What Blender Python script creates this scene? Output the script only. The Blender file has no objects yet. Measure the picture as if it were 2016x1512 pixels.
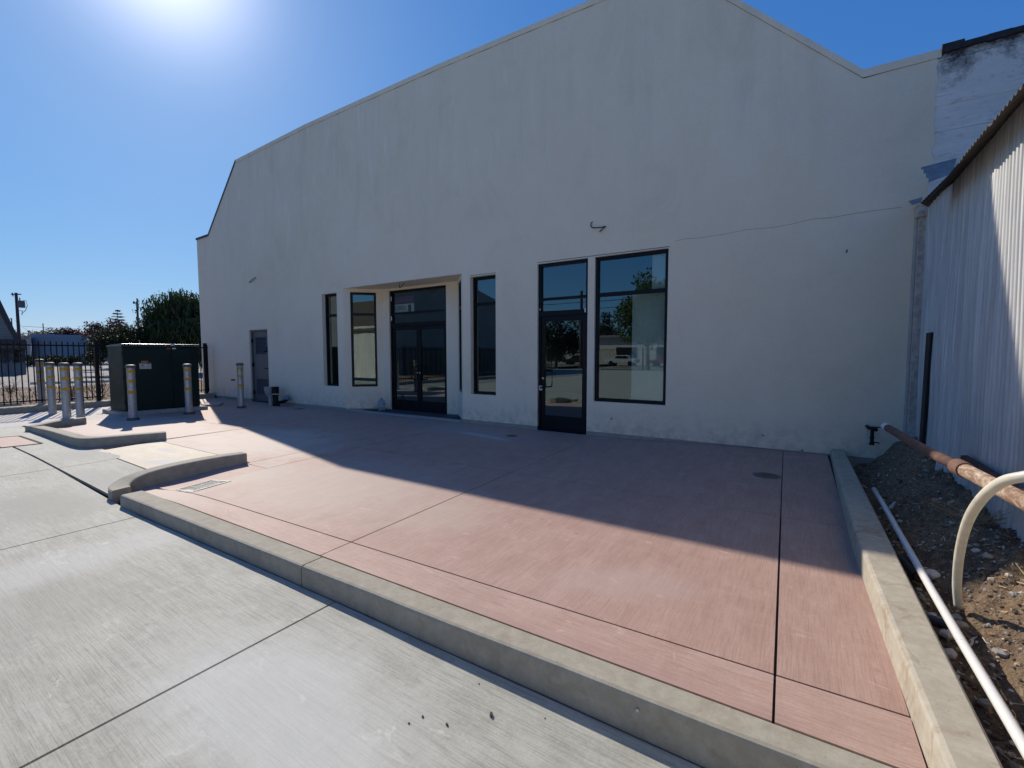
import bpy, math, random
from mathutils import Vector, Matrix
random.seed(7)
R = math.radians
SC = bpy.context.scene
COL = SC.collection

# ------------------------------------------------------------------ camera
F = 896.6; PITCH = .0642032; ROLL = -.00105; YAW = -.568764; H = 1.42
FW = Vector((math.sin(YAW)*math.cos(PITCH), math.cos(YAW)*math.cos(PITCH), -math.sin(PITCH)))
r0 = Vector((math.cos(YAW), -math.sin(YAW), 0)); u0 = r0.cross(FW)
RT = r0*math.cos(ROLL)+u0*math.sin(ROLL); UP = RT.cross(FW)
CAM = Vector((0, 0, H))
def ray(x, y): return RT*((x-1008)/F) - UP*((y-756)/F) + FW
def at(x, y, depth): return CAM + ray(x, y)*depth           # a survey point: pixel of the photo + metres away
def onz(x, y, z=0.):
    d = ray(x, y); return CAM + d*((z-H)/d.z)
def ony(x, y, yy):
    d = ray(x, y); return CAM + d*(yy/d.y)
def onx(x, y, xx):
    d = ray(x, y); return CAM + d*(xx/d.x)
cd = bpy.data.cameras.new('camera'); cam = bpy.data.objects.new('camera', cd); COL.objects.link(cam)
cam.matrix_world = Matrix(((RT.x, UP.x, -FW.x, 0), (RT.y, UP.y, -FW.y, 0), (RT.z, UP.z, -FW.z, H), (0, 0, 0, 1)))
cd.sensor_width = 36; cd.lens = F/2016*36; cd.clip_start = .05; cd.clip_end = 3000
SC.camera = cam

# ------------------------------------------------------------------ mesh helpers
class MB:
    def __init__(s): s.v = []; s.f = []; s.mi = []; s.m = 0
    def vs(s, pts):
        n = len(s.v); s.v += [tuple(p) for p in pts]; return n
    def face(s, pts):
        n = s.vs(pts); s.f.append(tuple(range(n, n+len(pts)))); s.mi.append(s.m)
    def idx(s, f): s.f.append(tuple(f)); s.mi.append(s.m)
    def hexa(s, a, b):            # bottom ring a (4, ccw from above), top ring b
        n = s.vs(list(a)+list(b))
        for f in ((3, 2, 1, 0), (4, 5, 6, 7), (0, 1, 5, 4), (1, 2, 6, 5), (2, 3, 7, 6), (3, 0, 4, 7)):
            s.idx([n+i for i in f])
    def box(s, x0, x1, y0, y1, z0, z1):
        s.hexa(((x0, y0, z0), (x1, y0, z0), (x1, y1, z0), (x0, y1, z0)), ((x0, y0, z1), (x1, y0, z1), (x1, y1, z1), (x0, y1, z1)))
    def obox(s, c, ax, ay, az):   # centre and three half-axes
        c, ax, ay, az = map(Vector, (c, ax, ay, az))
        s.hexa([c-ax-ay-az, c+ax-ay-az, c+ax+ay-az, c-ax+ay-az], [c-ax-ay+az, c+ax-ay+az, c+ax+ay+az, c-ax+ay+az])
    def tube(s, pts, r, n=10, cap=True, r2=None):
        pts = [Vector(p) for p in pts]; k = len(pts); rings = []
        ref = Vector((0, 0, 1))
        if abs((pts[1]-pts[0]).normalized().z) > .9: ref = Vector((1, 0, 0))
        for i, p in enumerate(pts):
            t = (pts[min(i+1, k-1)]-pts[max(i-1, 0)]).normalized()
            a = t.cross(ref); a.normalize(); b = t.cross(a)
            rr = r[i] if isinstance(r, (list, tuple)) else r
            if r2 is not None: rr = r+(r2-r)*i/(k-1)
            rings.append(s.vs([p+a*(rr*math.cos(2*math.pi*j/n))+b*(rr*math.sin(2*math.pi*j/n)) for j in range(n)]))
            ref = b.cross(t) if False else ref
        for i in range(k-1):
            for j in range(n):
                s.idx((rings[i]+j, rings[i]+(j+1) % n, rings[i+1]+(j+1) % n, rings[i+1]+j))
        if cap:
            s.idx([rings[0]+j for j in range(n)][::-1]); s.idx([rings[-1]+j for j in range(n)])
    def lathe(s, prof, c=(0, 0, 0), n=20):
        rings = [s.vs([(c[0]+r*math.cos(2*math.pi*j/n), c[1]+r*math.sin(2*math.pi*j/n), c[2]+z) for j in range(n)]) for r, z in prof]
        for i in range(len(prof)-1):
            for j in range(n):
                s.idx((rings[i]+j, rings[i]+(j+1) % n, rings[i+1]+(j+1) % n, rings[i+1]+j))
        s.idx([rings[0]+j for j in range(n)][::-1]); s.idx([rings[-1]+j for j in range(n)])
    def grid(s, fn, nu, nv):
        n = s.vs([fn(i/nu, j/nv) for j in range(nv+1) for i in range(nu+1)])
        for j in range(nv):
            for i in range(nu):
                a = n+j*(nu+1)+i; s.idx((a, a+1, a+nu+2, a+nu+1))
    def build(s, name, mat, parent=None, org=None, smooth=False, bevel=0, seg=2, kind=None):
        me = bpy.data.meshes.new(name)
        root = parent
        while root is not None and root.parent is not None: root = root.parent
        o0 = Vector(root.location) if root is not None else Vector(org if org is not None else (0, 0, 0))
        me.from_pydata([tuple(Vector(v)-o0) for v in s.v], [], s.f)
        for m in (mat if isinstance(mat, (list, tuple)) else [mat]): me.materials.append(m)
        for p, i in zip(me.polygons, s.mi): p.material_index = i
        if smooth: me.polygons.foreach_set('use_smooth', [True]*len(me.polygons))
        me.update()
        o = bpy.data.objects.new(name, me); COL.objects.link(o)
        if parent is None: o.location = o0
        else: o.parent = parent
        if bevel:
            b = o.modifiers.new('bevel', 'BEVEL'); b.width = bevel; b.segments = seg; b.limit_method = 'ANGLE'; b.angle_limit = R(35)
        if smooth == 'auto':
            pass
        if kind: o['kind'] = kind
        return o
def tag(o, label=None, cat=None, group=None, kind=None):
    if label: o['label'] = label
    if cat: o['category'] = cat
    if group: o['group'] = group
    if kind: o['kind'] = kind
    return o
def thing(name, loc, label, cat, group=None):
    o = bpy.data.objects.new(name, None); COL.objects.link(o); o.location = loc; o.empty_display_size = .2
    return tag(o, label, cat, group)
def copy_tree(o, parent=None):
    c = o.copy(); COL.objects.link(c); c.parent = parent
    for ch in [x for x in COL.objects if x.parent == o]: copy_tree(ch, c)
    return c

def text(s, loc, size, mat, parent, rot, name='lettering', ext=.001):
    cu = bpy.data.curves.new(name, 'FONT'); cu.body = s; cu.size = size; cu.extrude = ext; cu.align_x = 'CENTER'; cu.align_y = 'CENTER'
    o = bpy.data.objects.new(name, cu); COL.objects.link(o)
    bpy.context.view_layer.update(); me = bpy.data.meshes.new_from_object(o); bpy.data.objects.remove(o); me.materials.clear(); me.materials.append(mat)
    root = parent
    while root.parent is not None: root = root.parent
    m = bpy.data.objects.new(name, me); COL.objects.link(m); m.parent = parent; m.location = Vector(loc)-Vector(root.location); m.rotation_euler = rot; return m

# ------------------------------------------------------------------ material helpers
class NT:
    def __init__(s, name):
        s.m = bpy.data.materials.new(name); s.m.use_nodes = True; s.t = s.m.node_tree; s.t.nodes.clear()
        s.out = s.n('ShaderNodeOutputMaterial'); s.pos = None
    def n(s, typ, **kw):
        x = s.t.nodes.new(typ)
        for k, v in kw.items(): setattr(x, k, v)
        return x
    def l(s, a, b): s.t.links.new(a, b)
    def coord(s):
        if s.pos is None: s.pos = s.n('ShaderNodeNewGeometry').outputs['Position']
        return s.pos
    def mapped(s, scale=(1, 1, 1), rot=(0, 0, 0), loc=(0, 0, 0)):
        m = s.n('ShaderNodeMapping'); s.l(s.coord(), m.inputs['Vector'])
        m.inputs['Scale'].default_value = scale; m.inputs['Rotation'].default_value = rot; m.inputs['Location'].default_value = loc
        return m.outputs[0]
    def noise(s, scale=(1, 1, 1), detail=4, rough=.55, rot=(0, 0, 0), loc=(0, 0, 0), dist=0):
        x = s.n('ShaderNodeTexNoise'); x.inputs['Scale'].default_value = 1; x.inputs['Detail'].default_value = detail
        x.inputs['Roughness'].default_value = rough; x.inputs['Distortion'].default_value = dist
        s.l(s.mapped(scale, rot, loc), x.inputs['Vector']); return x.outputs['Fac']
    def voro(s, scale, feature='F1', out='Distance', rnd=1):
        x = s.n('ShaderNodeTexVoronoi'); x.feature = feature; x.inputs['Scale'].default_value = 1; x.inputs['Randomness'].default_value = rnd
        s.l(s.mapped(scale), x.inputs['Vector']); return x.outputs[out]
    def ramp(s, fac, lo, hi, a=0., b=1.):
        x = s.n('ShaderNodeMapRange'); x.clamp = True
        s.l(fac, x.inputs['Value']); x.inputs['From Min'].default_value = lo; x.inputs['From Max'].default_value = hi
        x.inputs['To Min'].default_value = a; x.inputs['To Max'].default_value = b; return x.outputs['Result']
    def math(s, op, a, b=None, c=None):
        x = s.n('ShaderNodeMath'); x.operation = op
        for i, v in enumerate((a, b, c)):
            if v is None: continue
            if isinstance(v, (int, float)): x.inputs[i].default_value = v
            else: s.l(v, x.inputs[i])
        return x.outputs[0]
    def mix(s, fac, a, b, blend='MIX'):
        x = s.n('ShaderNodeMix'); x.data_type = 'RGBA'; x.blend_type = blend
        for v, i in ((fac, 0), (a, 6), (b, 7)):
            if isinstance(v, (int, float)): x.inputs[i].default_value = v
            elif isinstance(v, tuple): x.inputs[i].default_value = (*v, 1) if len(v) == 3 else v
            else: s.l(v, x.inputs[i])
        return x.outputs[2]
    def ellipse(s, cx, cy, rx, ry, ang=0, soft=.5, wob=.7, wscale=2.6):
        # 1 inside a wobbly stain, 0 outside
        m = s.n('ShaderNodeMapping', vector_type='TEXTURE'); s.l(s.coord(), m.inputs['Vector'])
        m.inputs['Location'].default_value = (cx, cy, 0); m.inputs['Rotation'].default_value = (0, 0, ang); m.inputs['Scale'].default_value = (rx, ry, 1e5)
        ln = s.n('ShaderNodeVectorMath', operation='LENGTH'); s.l(m.outputs[0], ln.inputs[0])
        nz = s.noise((wscale,)*3, 6, .7)
        d = s.math('ADD', ln.outputs['Value'], s.math('MULTIPLY', s.math('SUBTRACT', nz, .5), wob*2))
        return s.ramp(d, 1-soft, 1+soft*.4, 1, 0)
    def bump(s, h, strength=.3, dist=.01, prev=None):
        b = s.n('ShaderNodeBump'); b.inputs['Strength'].default_value = strength; b.inputs['Distance'].default_value = dist
        s.l(h, b.inputs['Height'])
        if prev is not None: s.l(prev, b.inputs['Normal'])
        return b.outputs[0]
    def surf(s, color, rough=.8, metal=0, normal=None, spec=.5, extra=None):
        p = s.n('ShaderNodeBsdfPrincipled')
        for v, k in ((color, 'Base Color'), (rough, 'Roughness'), (metal, 'Metallic'), (spec, 'Specular IOR Level')):
            if isinstance(v, tuple): p.inputs[k].default_value = (*v, 1)
            elif isinstance(v, (int, float)): p.inputs[k].default_value = v
            else: s.l(v, p.inputs[k])
        if normal is not None: s.l(normal, p.inputs['Normal'])
        for k, v in (extra or {}).items(): p.inputs[k].default_value = v
        s.l(p.outputs[0], s.out.inputs['Surface']); return s.m
MATS = {}
def simple(name, color, rough=.7, metal=0, var=.12, scale=6., bump=0, spec=.5):
    """plain painted or moulded stuff: a little mottling in colour and gloss"""
    if name in MATS: return MATS[name]
    t = NT(name); nz = t.noise((scale,)*3, 4)
    dk = tuple(c*(1-var) for c in color); lt = tuple(min(1, c*(1+var)) for c in color)
    c = t.mix(t.ramp(nz, .3, .7), dk, lt)
    r = t.ramp(nz, .2, .8, max(0, rough-.08), min(1, rough+.08))
    nrm = t.bump(t.noise((scale*8,)*3, 3), bump, .004) if bump else None
    MATS[name] = t.surf(c, r, metal, nrm, spec); return MATS[name]

def broom(name, base, light, dark, streak, stains=(), spec=.5, amt=.55, pits=None, rough=.78):
    """broom-finished slab; streak 'x' or 'y' is the way the bristles ran"""
    t = NT(name)
    S = (lambda a, b: (a, b, 1)) if streak == 'x' else (lambda a, b: (b, a, 1))
    fine = t.noise(S(3.5, 150), 3, .8, rot=(0, 0, .015))
    mid = t.noise(S(3.2, 48), 6, .75, rot=(0, 0, -.012))
    coarse = t.noise(S(1.6, 7), 6, .7)
    cross = t.noise(S(16, 2.2), 5, .7)
    vein = t.noise(S(3, 12), 7, .8, dist=.4)
    grit = t.noise((70, 70, 70), 4, .8)
    blot = t.noise((1.1, 1.1, 1.1), 6, .6); blo2 = t.noise((4.5, 4.5, 4.5), 6, .7)
    c = t.mix(t.ramp(blot, .33, .68), dark, base); c = t.mix(t.ramp(blo2, .5, .68, 0, .45), c, light); c = t.mix(t.ramp(blo2, .45, .3, 0, .35), c, dark)
    c = t.mix(t.math('MULTIPLY', t.ramp(coarse, .45, .72), .55), c, light)
    c = t.mix(t.math('MULTIPLY', t.ramp(mid, .40, .60, 0, 1), amt*.55), c, light)
    c = t.mix(t.math('MULTIPLY', t.ramp(grit, .5, .7), .4), c, light); c = t.mix(t.math('MULTIPLY', t.ramp(grit, .46, .3), .4), c, tuple(k*.75 for k in dark))
    c = t.mix(t.math('MULTIPLY', t.ramp(mid, .44, .34, 0, 1), amt*.42), c, tuple(k*.8 for k in dark))
    c = t.mix(t.math('MULTIPLY', t.ramp(vein, .58, .68), .3), c, tuple(min(.8, k*1.12) for k in light))
    c = t.mix(t.math('MULTIPLY', t.ramp(cross, .52, .75), .35), c, light)
    c = t.mix(t.math('MULTIPLY', t.ramp(fine, .36, .52, 1, 0), amt*.8), c, tuple(k*.62 for k in dark))
    speck = t.noise((160, 160, 160), 2, .6)
    c = t.mix(t.math('MULTIPLY', t.ramp(speck, .60, .72), .35), c, tuple(k*.5 for k in dark))
    scuff = t.noise((3.1, 7, 3), 6, .75, rot=(0, 0, .6), dist=1.2)
    c = t.mix(t.math('MULTIPLY', t.ramp(scuff, .61, .70), .5), c, tuple(min(.8, k*1.35) for k in light))
    for (cx, cy, rx, ry, ang, col, a) in stains:
        c = t.mix(t.math('MULTIPLY', t.ellipse(cx, cy, rx, ry, ang), a), c, col)
    h = t.math('ADD', t.math('MULTIPLY', fine, .8), t.math('MULTIPLY', mid, .5))
    nrm = t.bump(h, .35, .004)
    sp = t.voro((2.3, 2.3, 2.3)); c = t.mix(t.math('MULTIPLY', t.ramp(t.math('ADD', sp, t.math('MULTIPLY', t.noise((30, 30, 30), 4, .8), .05)), .05, .085, 1, 0), .35), c, tuple(k*.55 for k in dark))
    if pits:
        v = t.voro((34, 34, 34)); pm = t.ramp(v, .10, .2, 1, 0)
        pm = t.math('MULTIPLY', pm, t.ellipse(*pits, 0, .6, .3))
        c = t.mix(t.math('MULTIPLY', pm, .5), c, tuple(k*.55 for k in dark))
    return t.surf(c, rough, 0, nrm, spec)
def smoothconc(name, base, light, dark, dirt, dirtamt=.5, spec=.35):
    t = NT(name)
    a = t.noise((2.2, 2.2, 2.2), 6, .62); b = t.noise((14, 14, 14), 5, .65); g = t.noise((120, 120, 120), 2)
    c = t.mix(t.ramp(a, .3, .7), dark, base); c = t.mix(t.ramp(b, .42, .7, 0, .6), c, light)
    d = t.noise((5, 5, 5), 7, .75, dist=.8)
    c = t.mix(t.math('MULTIPLY', t.ramp(d, .52, .72), dirtamt), c, dirt)
    v = t.voro((26, 26, 26)); c = t.mix(t.math('MULTIPLY', t.ramp(v, .05, .1, 1, 0), .6), c, tuple(k*.45 for k in dark))
    c = t.mix(t.ramp(g, .62, .75, 0, .3), c, tuple(k*.5 for k in dark))
    n1 = t.bump(b, .35, .006); n2 = t.bump(g, .3, .002, n1)
    return t.surf(c, .85, 0, n2, spec)

def M_stucco():
    t = NT('stucco')
    st = t.noise((2.6, 2.6, .35), 6, .7); pat = t.noise((.35, .35, .3), 5, .6); run = t.noise((5, 5, .7), 5, .75, dist=.5)
    g = t.noise((140, 140, 140), 3, .7); g2 = t.noise((45, 45, 45), 3, .6)
    c = t.mix(t.ramp(pat, .3, .7), (.85, .735, .545), (.89, .785, .60))
    z = t.n('ShaderNodeSeparateXYZ'); t.l(t.coord(), z.inputs[0])
    hi = t.ramp(z.outputs['Z'], 3.2, 5.5); lf = t.ramp(z.outputs['X'], -3., -8.)
    m = t.math('MULTIPLY', t.ramp(run, .55, .72), t.math('MULTIPLY', hi, t.math('ADD', t.math('MULTIPLY', lf, .6), .4)))
    c = t.mix(t.math('MULTIPLY', m, .9), c, (.93, .86, .70))
    m2 = t.math('MULTIPLY', t.ramp(st, .5, .68), hi)
    c = t.mix(t.math('MULTIPLY', m2, .55), c, (.75, .66, .50))
    low = t.ramp(z.outputs['Z'], .55, .05, 0, 1)
    c = t.mix(t.math('MULTIPLY', t.math('MULTIPLY', low, t.ramp(t.noise((7, 7, 7), 5, .7), .40, .62)), .55), c, (.42, .36, .28))
    pb = t.noise((1.4, 1.4, 1.1), 7, .72, dist=.7); c = t.mix(t.ramp(pb, .50, .62, 0, .22), c, (.92, .86, .72)); c = t.mix(t.ramp(pb, .46, .34, 0, .22), c, (.68, .58, .44))
    c = t.mix(t.ramp(g, .56, .70, 0, .4), c, (.45, .41, .34))
    nrm = t.bump(pb, .35, .03, t.bump(g2, .5, .008, t.bump(g, .8, .004)))
    return t.surf(c, .9, 0, nrm, .25)
def M_oldwall():
    t = NT('old_painted_boards')
    z = t.n('ShaderNodeSeparateXYZ'); t.l(t.coord(), z.inputs[0])
    a = t.noise((1.2, 1.2, 5), 6, .7, dist=.6); b = t.noise((9, 9, 22), 5, .7)
    c = t.mix(t.ramp(a, .35, .65), (.72, .69, .62), (.86, .83, .75))
    c = t.mix(t.ramp(b, .55, .7, 0, .6), c, (.38, .37, .36))
    ln = t.math('FRACT', t.math('ADD', t.math('MULTIPLY', z.outputs['Z'], 2.45), t.math('MULTIPLY', t.noise((.5, .5, .5), 2), .12)))
    c = t.mix(t.math('MULTIPLY', t.ramp(ln, .035, .0), t.ramp(t.noise((1.1, 1.1, 3), 4), .38, .6)), c, (.22, .22, .23))
    # black mould under the parapet
    d = t.math('ADD', z.outputs['Z'], t.math('MULTIPLY', t.math('SUBTRACT', t.noise((3, 3, 3), 6, .75), .5), 1.3))
    c = t.mix(t.ramp(d, 4.66, 4.96, 0, .95), c, (.035, .033, .035))
    return t.surf(c, .85, 0, t.bump(b, .6, .012, t.bump(a, .5, .03)), .25)
def M_glass():
    t = NT('tinted_glass')
    lw = t.n('ShaderNodeLayerWeight'); lw.inputs['Blend'].default_value = .42
    wv = t.noise((1.4, 1.4, 1.4), 2); nrm = t.bump(wv, .05, .004)
    tr = t.n('ShaderNodeBsdfTransparent'); tr.inputs['Color'].default_value = (.74, .84, .80, 1)
    gl = t.n('ShaderNodeBsdfGlossy'); gl.inputs['Roughness'].default_value = .004; gl.inputs['Color'].default_value = (.84, 1, .96, 1)
    t.l(nrm, gl.inputs['Normal'])
    m = t.n('ShaderNodeMixShader'); t.l(t.ramp(lw.outputs['Fresnel'], 0, 1, .16, .62), m.inputs[0])
    t.l(tr.outputs[0], m.inputs[1]); t.l(gl.outputs[0], m.inputs[2]); t.l(m.outputs[0], t.out.inputs['Surface'])
    return t.m
def M_corr():
    t = NT('painted_corrugated_steel')
    a = t.noise((1.5, 1.5, .5), 5, .65); b = t.noise((18, 18, 3), 5, .75); r = t.noise((7, 7, 7), 6, .8)
    c = t.mix(t.ramp(a, .3, .7), (.60, .60, .575), (.72, .72, .69))
    c = t.mix(t.ramp(b, .58, .72, 0, .35), c, (.42, .46, .52)); st = t.noise((3, 34, .45), 6, .75); c = t.mix(t.ramp(st, .42, .62, .55, 0), c, (.30, .31, .31)); st2 = t.noise((2, 9, .25), 6, .75, dist=.5); c = t.mix(t.ramp(st2, .55, .68, 0, .5), c, (.34, .33, .31))  # vertical grime streaks, darkened to paint in rib contrast that shading leaves faint
    c = t.mix(t.ramp(r, .68, .74, 0, .7), c, (.16, .12, .10))
    return t.surf(c, t.ramp(a, .3, .7, .42, .6), .15, t.bump(b, .25, .004), .5)
def M_galv(name='galvanised_steel', col=(.42, .44, .46)):
    t = NT(name); v = t.voro((30, 30, 30), out='Color'); a = t.noise((9, 9, 3), 5, .7)
    bw = t.n('ShaderNodeRGBToBW'); t.l(v, bw.inputs[0])
    c = t.mix(t.ramp(bw.outputs[0], .2, .8), tuple(k*.9 for k in col), tuple(k*1.08 for k in col))
    c = t.mix(t.ramp(a, .55, .75, 0, .25), c, (.5, .5, .5))
    return t.surf(c, t.ramp(a, .3, .7, .38, .6), .65, None, .5)
def M_rust():
    t = NT('rusty_pipe'); a = t.noise((26, 12, 26), 7, .75, dist=.4); b = t.noise((60, 60, 60), 4)
    c = t.mix(t.ramp(a, .42, .56), (.22, .13, .085), (.42, .32, .24)); c = t.mix(t.ramp(a, .56, .66), c, (.58, .53, .46))
    c = t.mix(t.ramp(b, .6, .75, 0, .5), c, (.10, .05, .03))
    return t.surf(c, .85, 0, t.bump(b, .5, .004), .3)
def M_soil():
    t = NT('loose_soil'); a = t.noise((2, 2, 2), 5, .6); b = t.noise((22, 22, 22), 6, .75); v = t.voro((60, 60, 60)); g = t.noise((150, 150, 150), 3)
    c = t.mix(t.ramp(a, .35, .65), (.15, .10, .065), (.26, .185, .12)); c = t.mix(t.ramp(b, .45, .7, 0, .8), c, (.36, .275, .19))
    c = t.mix(t.ramp(g, .6, .7, 0, .7), c, (.05, .035, .025))
    h = t.math('ADD', t.math('MULTIPLY', b, 1.), t.math('MULTIPLY', v, .5))
    return t.surf(c, .95, 0, t.bump(g, .8, .006, t.bump(h, .9, .03)), .2)
def M_dry():
    t = NT('dry_weedy_dirt'); a = t.noise((.6, .6, .6), 6, .7); b = t.noise((7, 7, 7), 6, .8)
    c = t.mix(t.ramp(a, .35, .65), (.17, .115, .075), (.27, .195, .135)); c = t.mix(t.ramp(b, .5, .66), c, (.34, .28, .21))
    c = t.mix(t.ramp(b, .42, .3), c, (.12, .085, .06))
    return t.surf(c, .95, 0, t.bump(b, .8, .05), .2)
def M_asphalt(name='old_asphalt', base=(.17, .165, .16)):
    t = NT(name); a = t.noise((.25, .25, .25), 6, .65); b = t.noise((30, 30, 30), 4, .7); k = t.voro((.5, .5, .5), 'DISTANCE_TO_EDGE')
    c = t.mix(t.ramp(a, .3, .7), tuple(x*.8 for x in base), tuple(x*1.25 for x in base))
    c = t.mix(t.ramp(b, .5, .7, 0, .4), c, tuple(x*1.6 for x in base)); c = t.mix(t.ramp(k, .004, .012, .7, 0), c, (.04, .04, .04))
    return t.surf(c, .85, 0, t.bump(b, .5, .01), .3)
def M_leaf(name, dark, light, trans=.25):
    t = NT(name); oi = t.n('ShaderNodeNewGeometry').outputs['Random Per Island']; a = t.noise((.9, .9, .9), 4)
    c = t.mix(oi, dark, light); c = t.mix(t.ramp(a, .35, .65, 0, .5), c, tuple(k*.7 for k in dark))
    p = t.n('ShaderNodeBsdfPrincipled'); t.l(c, p.inputs['Base Color']); p.inputs['Roughness'].default_value = .6; p.inputs['Specular IOR Level'].default_value = .3
    tr = t.n('ShaderNodeBsdfTranslucent'); t.l(c, tr.inputs['Color']); m = t.n('ShaderNodeMixShader'); m.inputs[0].default_value = trans
    t.l(p.outputs[0], m.inputs[1]); t.l(tr.outputs[0], m.inputs[2]); t.l(m.outputs[0], t.out.inputs['Surface']); return t.m
def M_bark(): return simple('bark', (.11, .085, .065), .9, 0, .3, 9, .6)

LOT = broom('brushed_grey_concrete', (.365, .36, .305), (.49, .485, .42), (.285, .28, .232), 'x',
    stains=((-6.45, 1.25, .75, .42, .1, (.27, .275, .235), .75), (-7.0, 1.9, .9, .22, .0, (.29, .29, .26), .7), (-3.9, .75, .55, .5, .4, (.26, .26, .22), .4),
            (-2.0, 1.05, .9, .45, 0, (.56, .57, .54), .6), (-4.6, .9, .35, 1.3, 0, (.55, .555, .53), .35), (-8.9, 2.1, .5, .25, 0, (.30, .30, .27), .7), (-1.7, .35, .8, .3, .3, (.53, .54, .51), .5)),
    pits=(-1.6, 1.0, 1.5, .6, .1), amt=.6)
PINK_W = dict(spec=.5, rough=.72)
PINK = broom('red_tinted_concrete', (.405, .255, .200), (.49, .335, .275), (.345, .21, .165), 'y',
    stains=((-4.3, 3.1, 1.6, 1.1, .1, (.46, .385, .335), .45), (-7.6, 4.0, 1.8, 1.1, 0, (.53, .48, .42), .6), (-5.6, 2.9, .5, .5, 0, (.40, .36, .31), .5),
            (-11., 3.6, 2.5, 1.2, 0, (.50, .43, .38), .6), (-5.2, 6.6, 1.7, .5, -.1, (.34, .30, .28), .6), (-2.6, 3.0, .35, .5, 0, (.45, .36, .29), .45), (-4.7, 6.4, .6, .12, -.2, (.5, .46, .43), .6),
            (-.9, 2.7, .5, .25, .5, (.45, .34, .30), .4)), amt=.5, **PINK_W)
PINKX = broom('red_tinted_concrete_border', (.435, .282, .225), (.515, .365, .30), (.365, .232, .185), 'x',
    stains=((-5.6, 2.0, .9, .2, 0, (.45, .38, .32), .6), (-.9, 1.95, .9, .08, .02, (.36, .22, .19), .5)), amt=.6, **PINK_W)
PALE = broom('pale_grey_walk', (.43, .40, .375), (.54, .51, .48), (.36, .33, .31), 'x', amt=.5)
CREAM = broom('cream_ramp_pad', (.70, .61, .45), (.80, .74, .60), (.60, .50, .35), 'x',
    stains=((-7.3, 2.6, .3, .12, .3, (.48, .48, .55), .5), (-8.0, 2.9, .3, .07, 0, (.50, .50, .56), .5)), amt=.3)
KERB = smoothconc('kerb_concrete', (.36, .33, .258), (.45, .415, .34), (.30, .275, .215), (.22, .155, .09), .45)
KERB_SIDE = smoothconc('kerb_concrete_stained', (.42, .38, .30), (.52, .48, .395), (.345, .31, .24), (.24, .14, .07), .85)
PAD = smoothconc('pad_concrete', (.38, .365, .33), (.46, .44, .40), (.31, .30, .27), (.22, .19, .15), .35)
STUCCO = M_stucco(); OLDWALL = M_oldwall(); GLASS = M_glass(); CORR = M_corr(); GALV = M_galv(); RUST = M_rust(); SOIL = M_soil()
BLACKF = simple('black_anodised_frame', (.006, .007, .010), .4, 0, .15, 3, 0, .25)
GREYDOOR = simple('grey_door_paint', (.12, .122, .125), .5, 0, .06, 4)
DARKGAP = simple('dark_joint_filler', (.028, .025, .025), .95)
CAULK = simple('grey_joint_caulk', (.085, .085, .088), .8, 0, .2, 12)
BLACK = simple('black_metal', (.008, .008, .011), .55, 0, .2, 5, 0, .25)
GREEN = simple('dark_green_enamel', (.004, .018, .015), .45, 0, .18, 2.5, 0, .25)
YELLOW = simple('yellow_reflective_tape', (.56, .32, .025), .5, 0, .25, 30)
WHITEP = simple('white_plastic', (.72, .72, .70), .4, 0, .06, 6)
LABELW = simple('white_label', (.60, .60, .57), .5, 0, .05, 9)
LABELO = simple('orange_label', (.62, .33, .04), .5, 0, .1, 9)
REDM = simple('red_print', (.45, .03, .03), .5)
CREAMP = simple('cream_conduit', (.66, .63, .50), .38, 0, .10, 14)
SHEETM = simple('weathered_sheet_metal', (.26, .265, .27), .6, .1, .25, 9)
WOODW = simple('weathered_white_wood', (.52, .47, .41), .85, 0, .3, 16, .4)
BRASS = simple('dull_bronze', (.10, .085, .07), .5, .5, .3, 20)
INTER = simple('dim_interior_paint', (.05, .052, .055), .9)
BOARD = simple('bare_drywall', (.60, .62, .60), .9, 0, .06, 2)
ROOFU = simple('rusty_roof_underside', (.075, .062, .05), .8, 0, .45, 10, .3)
BARK = M_bark()

# ------------------------------------------------------------------ ground levels
def sm(t): t = max(0, min(1, t)); return t*t*(3-2*t)
ZL = [(-40, .0), (-12, 0), (-9.3, -.02), (-7.5, -.07), (-5.8, -.114), (-2.8, -.13), (-.4, -.165), (2, -.19), (30, -.2)]
def zl(x):
    for (a, za), (b, zb) in zip(ZL, ZL[1:]):
        if x <= b: return za+(zb-za)*max(0, (x-a)/(b-a))
    return -.2
def zp(x, y):
    z = .062*sm((x+3.2)/3.2)*sm((y-5.3)/2.1)
    z -= .075*math.exp(-((x+6.05)**2/.30+(y-2.25)**2/.30))
    if -9.4 < x < -6.1 and y < 3.2: z = zl(x)*(1-sm((y-2.0)/1.15))
    return z
def slab(mb, c, zf, nx=6, ny=6, gap=.005, depth=.03):
    """c: four corners bl, br, tr, tl; shrunk by the joint gap; top follows the ground, with a lip and skirt"""
    c = [Vector((p[0], p[1])) for p in c]; m = sum(c, Vector((0, 0)))/4
    def ins(i):
        p = c[i]; a = (c[(i+1) % 4]-p).normalized(); b = (c[i-1]-p).normalized(); return p+(a+b)*gap
    q = [ins(i) for i in range(4)]
    def P(u, v):
        p = (q[0]*(1-u)+q[1]*u)*(1-v)+(q[3]*(1-u)+q[2]*u)*v
        e = 0
        return (p.x, p.y, zf(p.x, p.y)-e)
    mb.grid(P, nx, ny)
    for k in range(4):
        a, b = q[k], q[(k+1) % 4]; n = nx if k % 2 == 0 else ny
        for i in range(n):
            s, t = a.lerp(b, i/n), a.lerp(b, (i+1)/n)
            zs, zt = zf(s.x, s.y), zf(t.x, t.y)
            mb.face([(s.x, s.y, zs-depth), (t.x, t.y, zt-depth), (t.x, t.y, zt), (s.x, s.y, zs)])
fk0 = lambda x: 1.81+.0215*x          # front kerb, outer face
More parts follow.
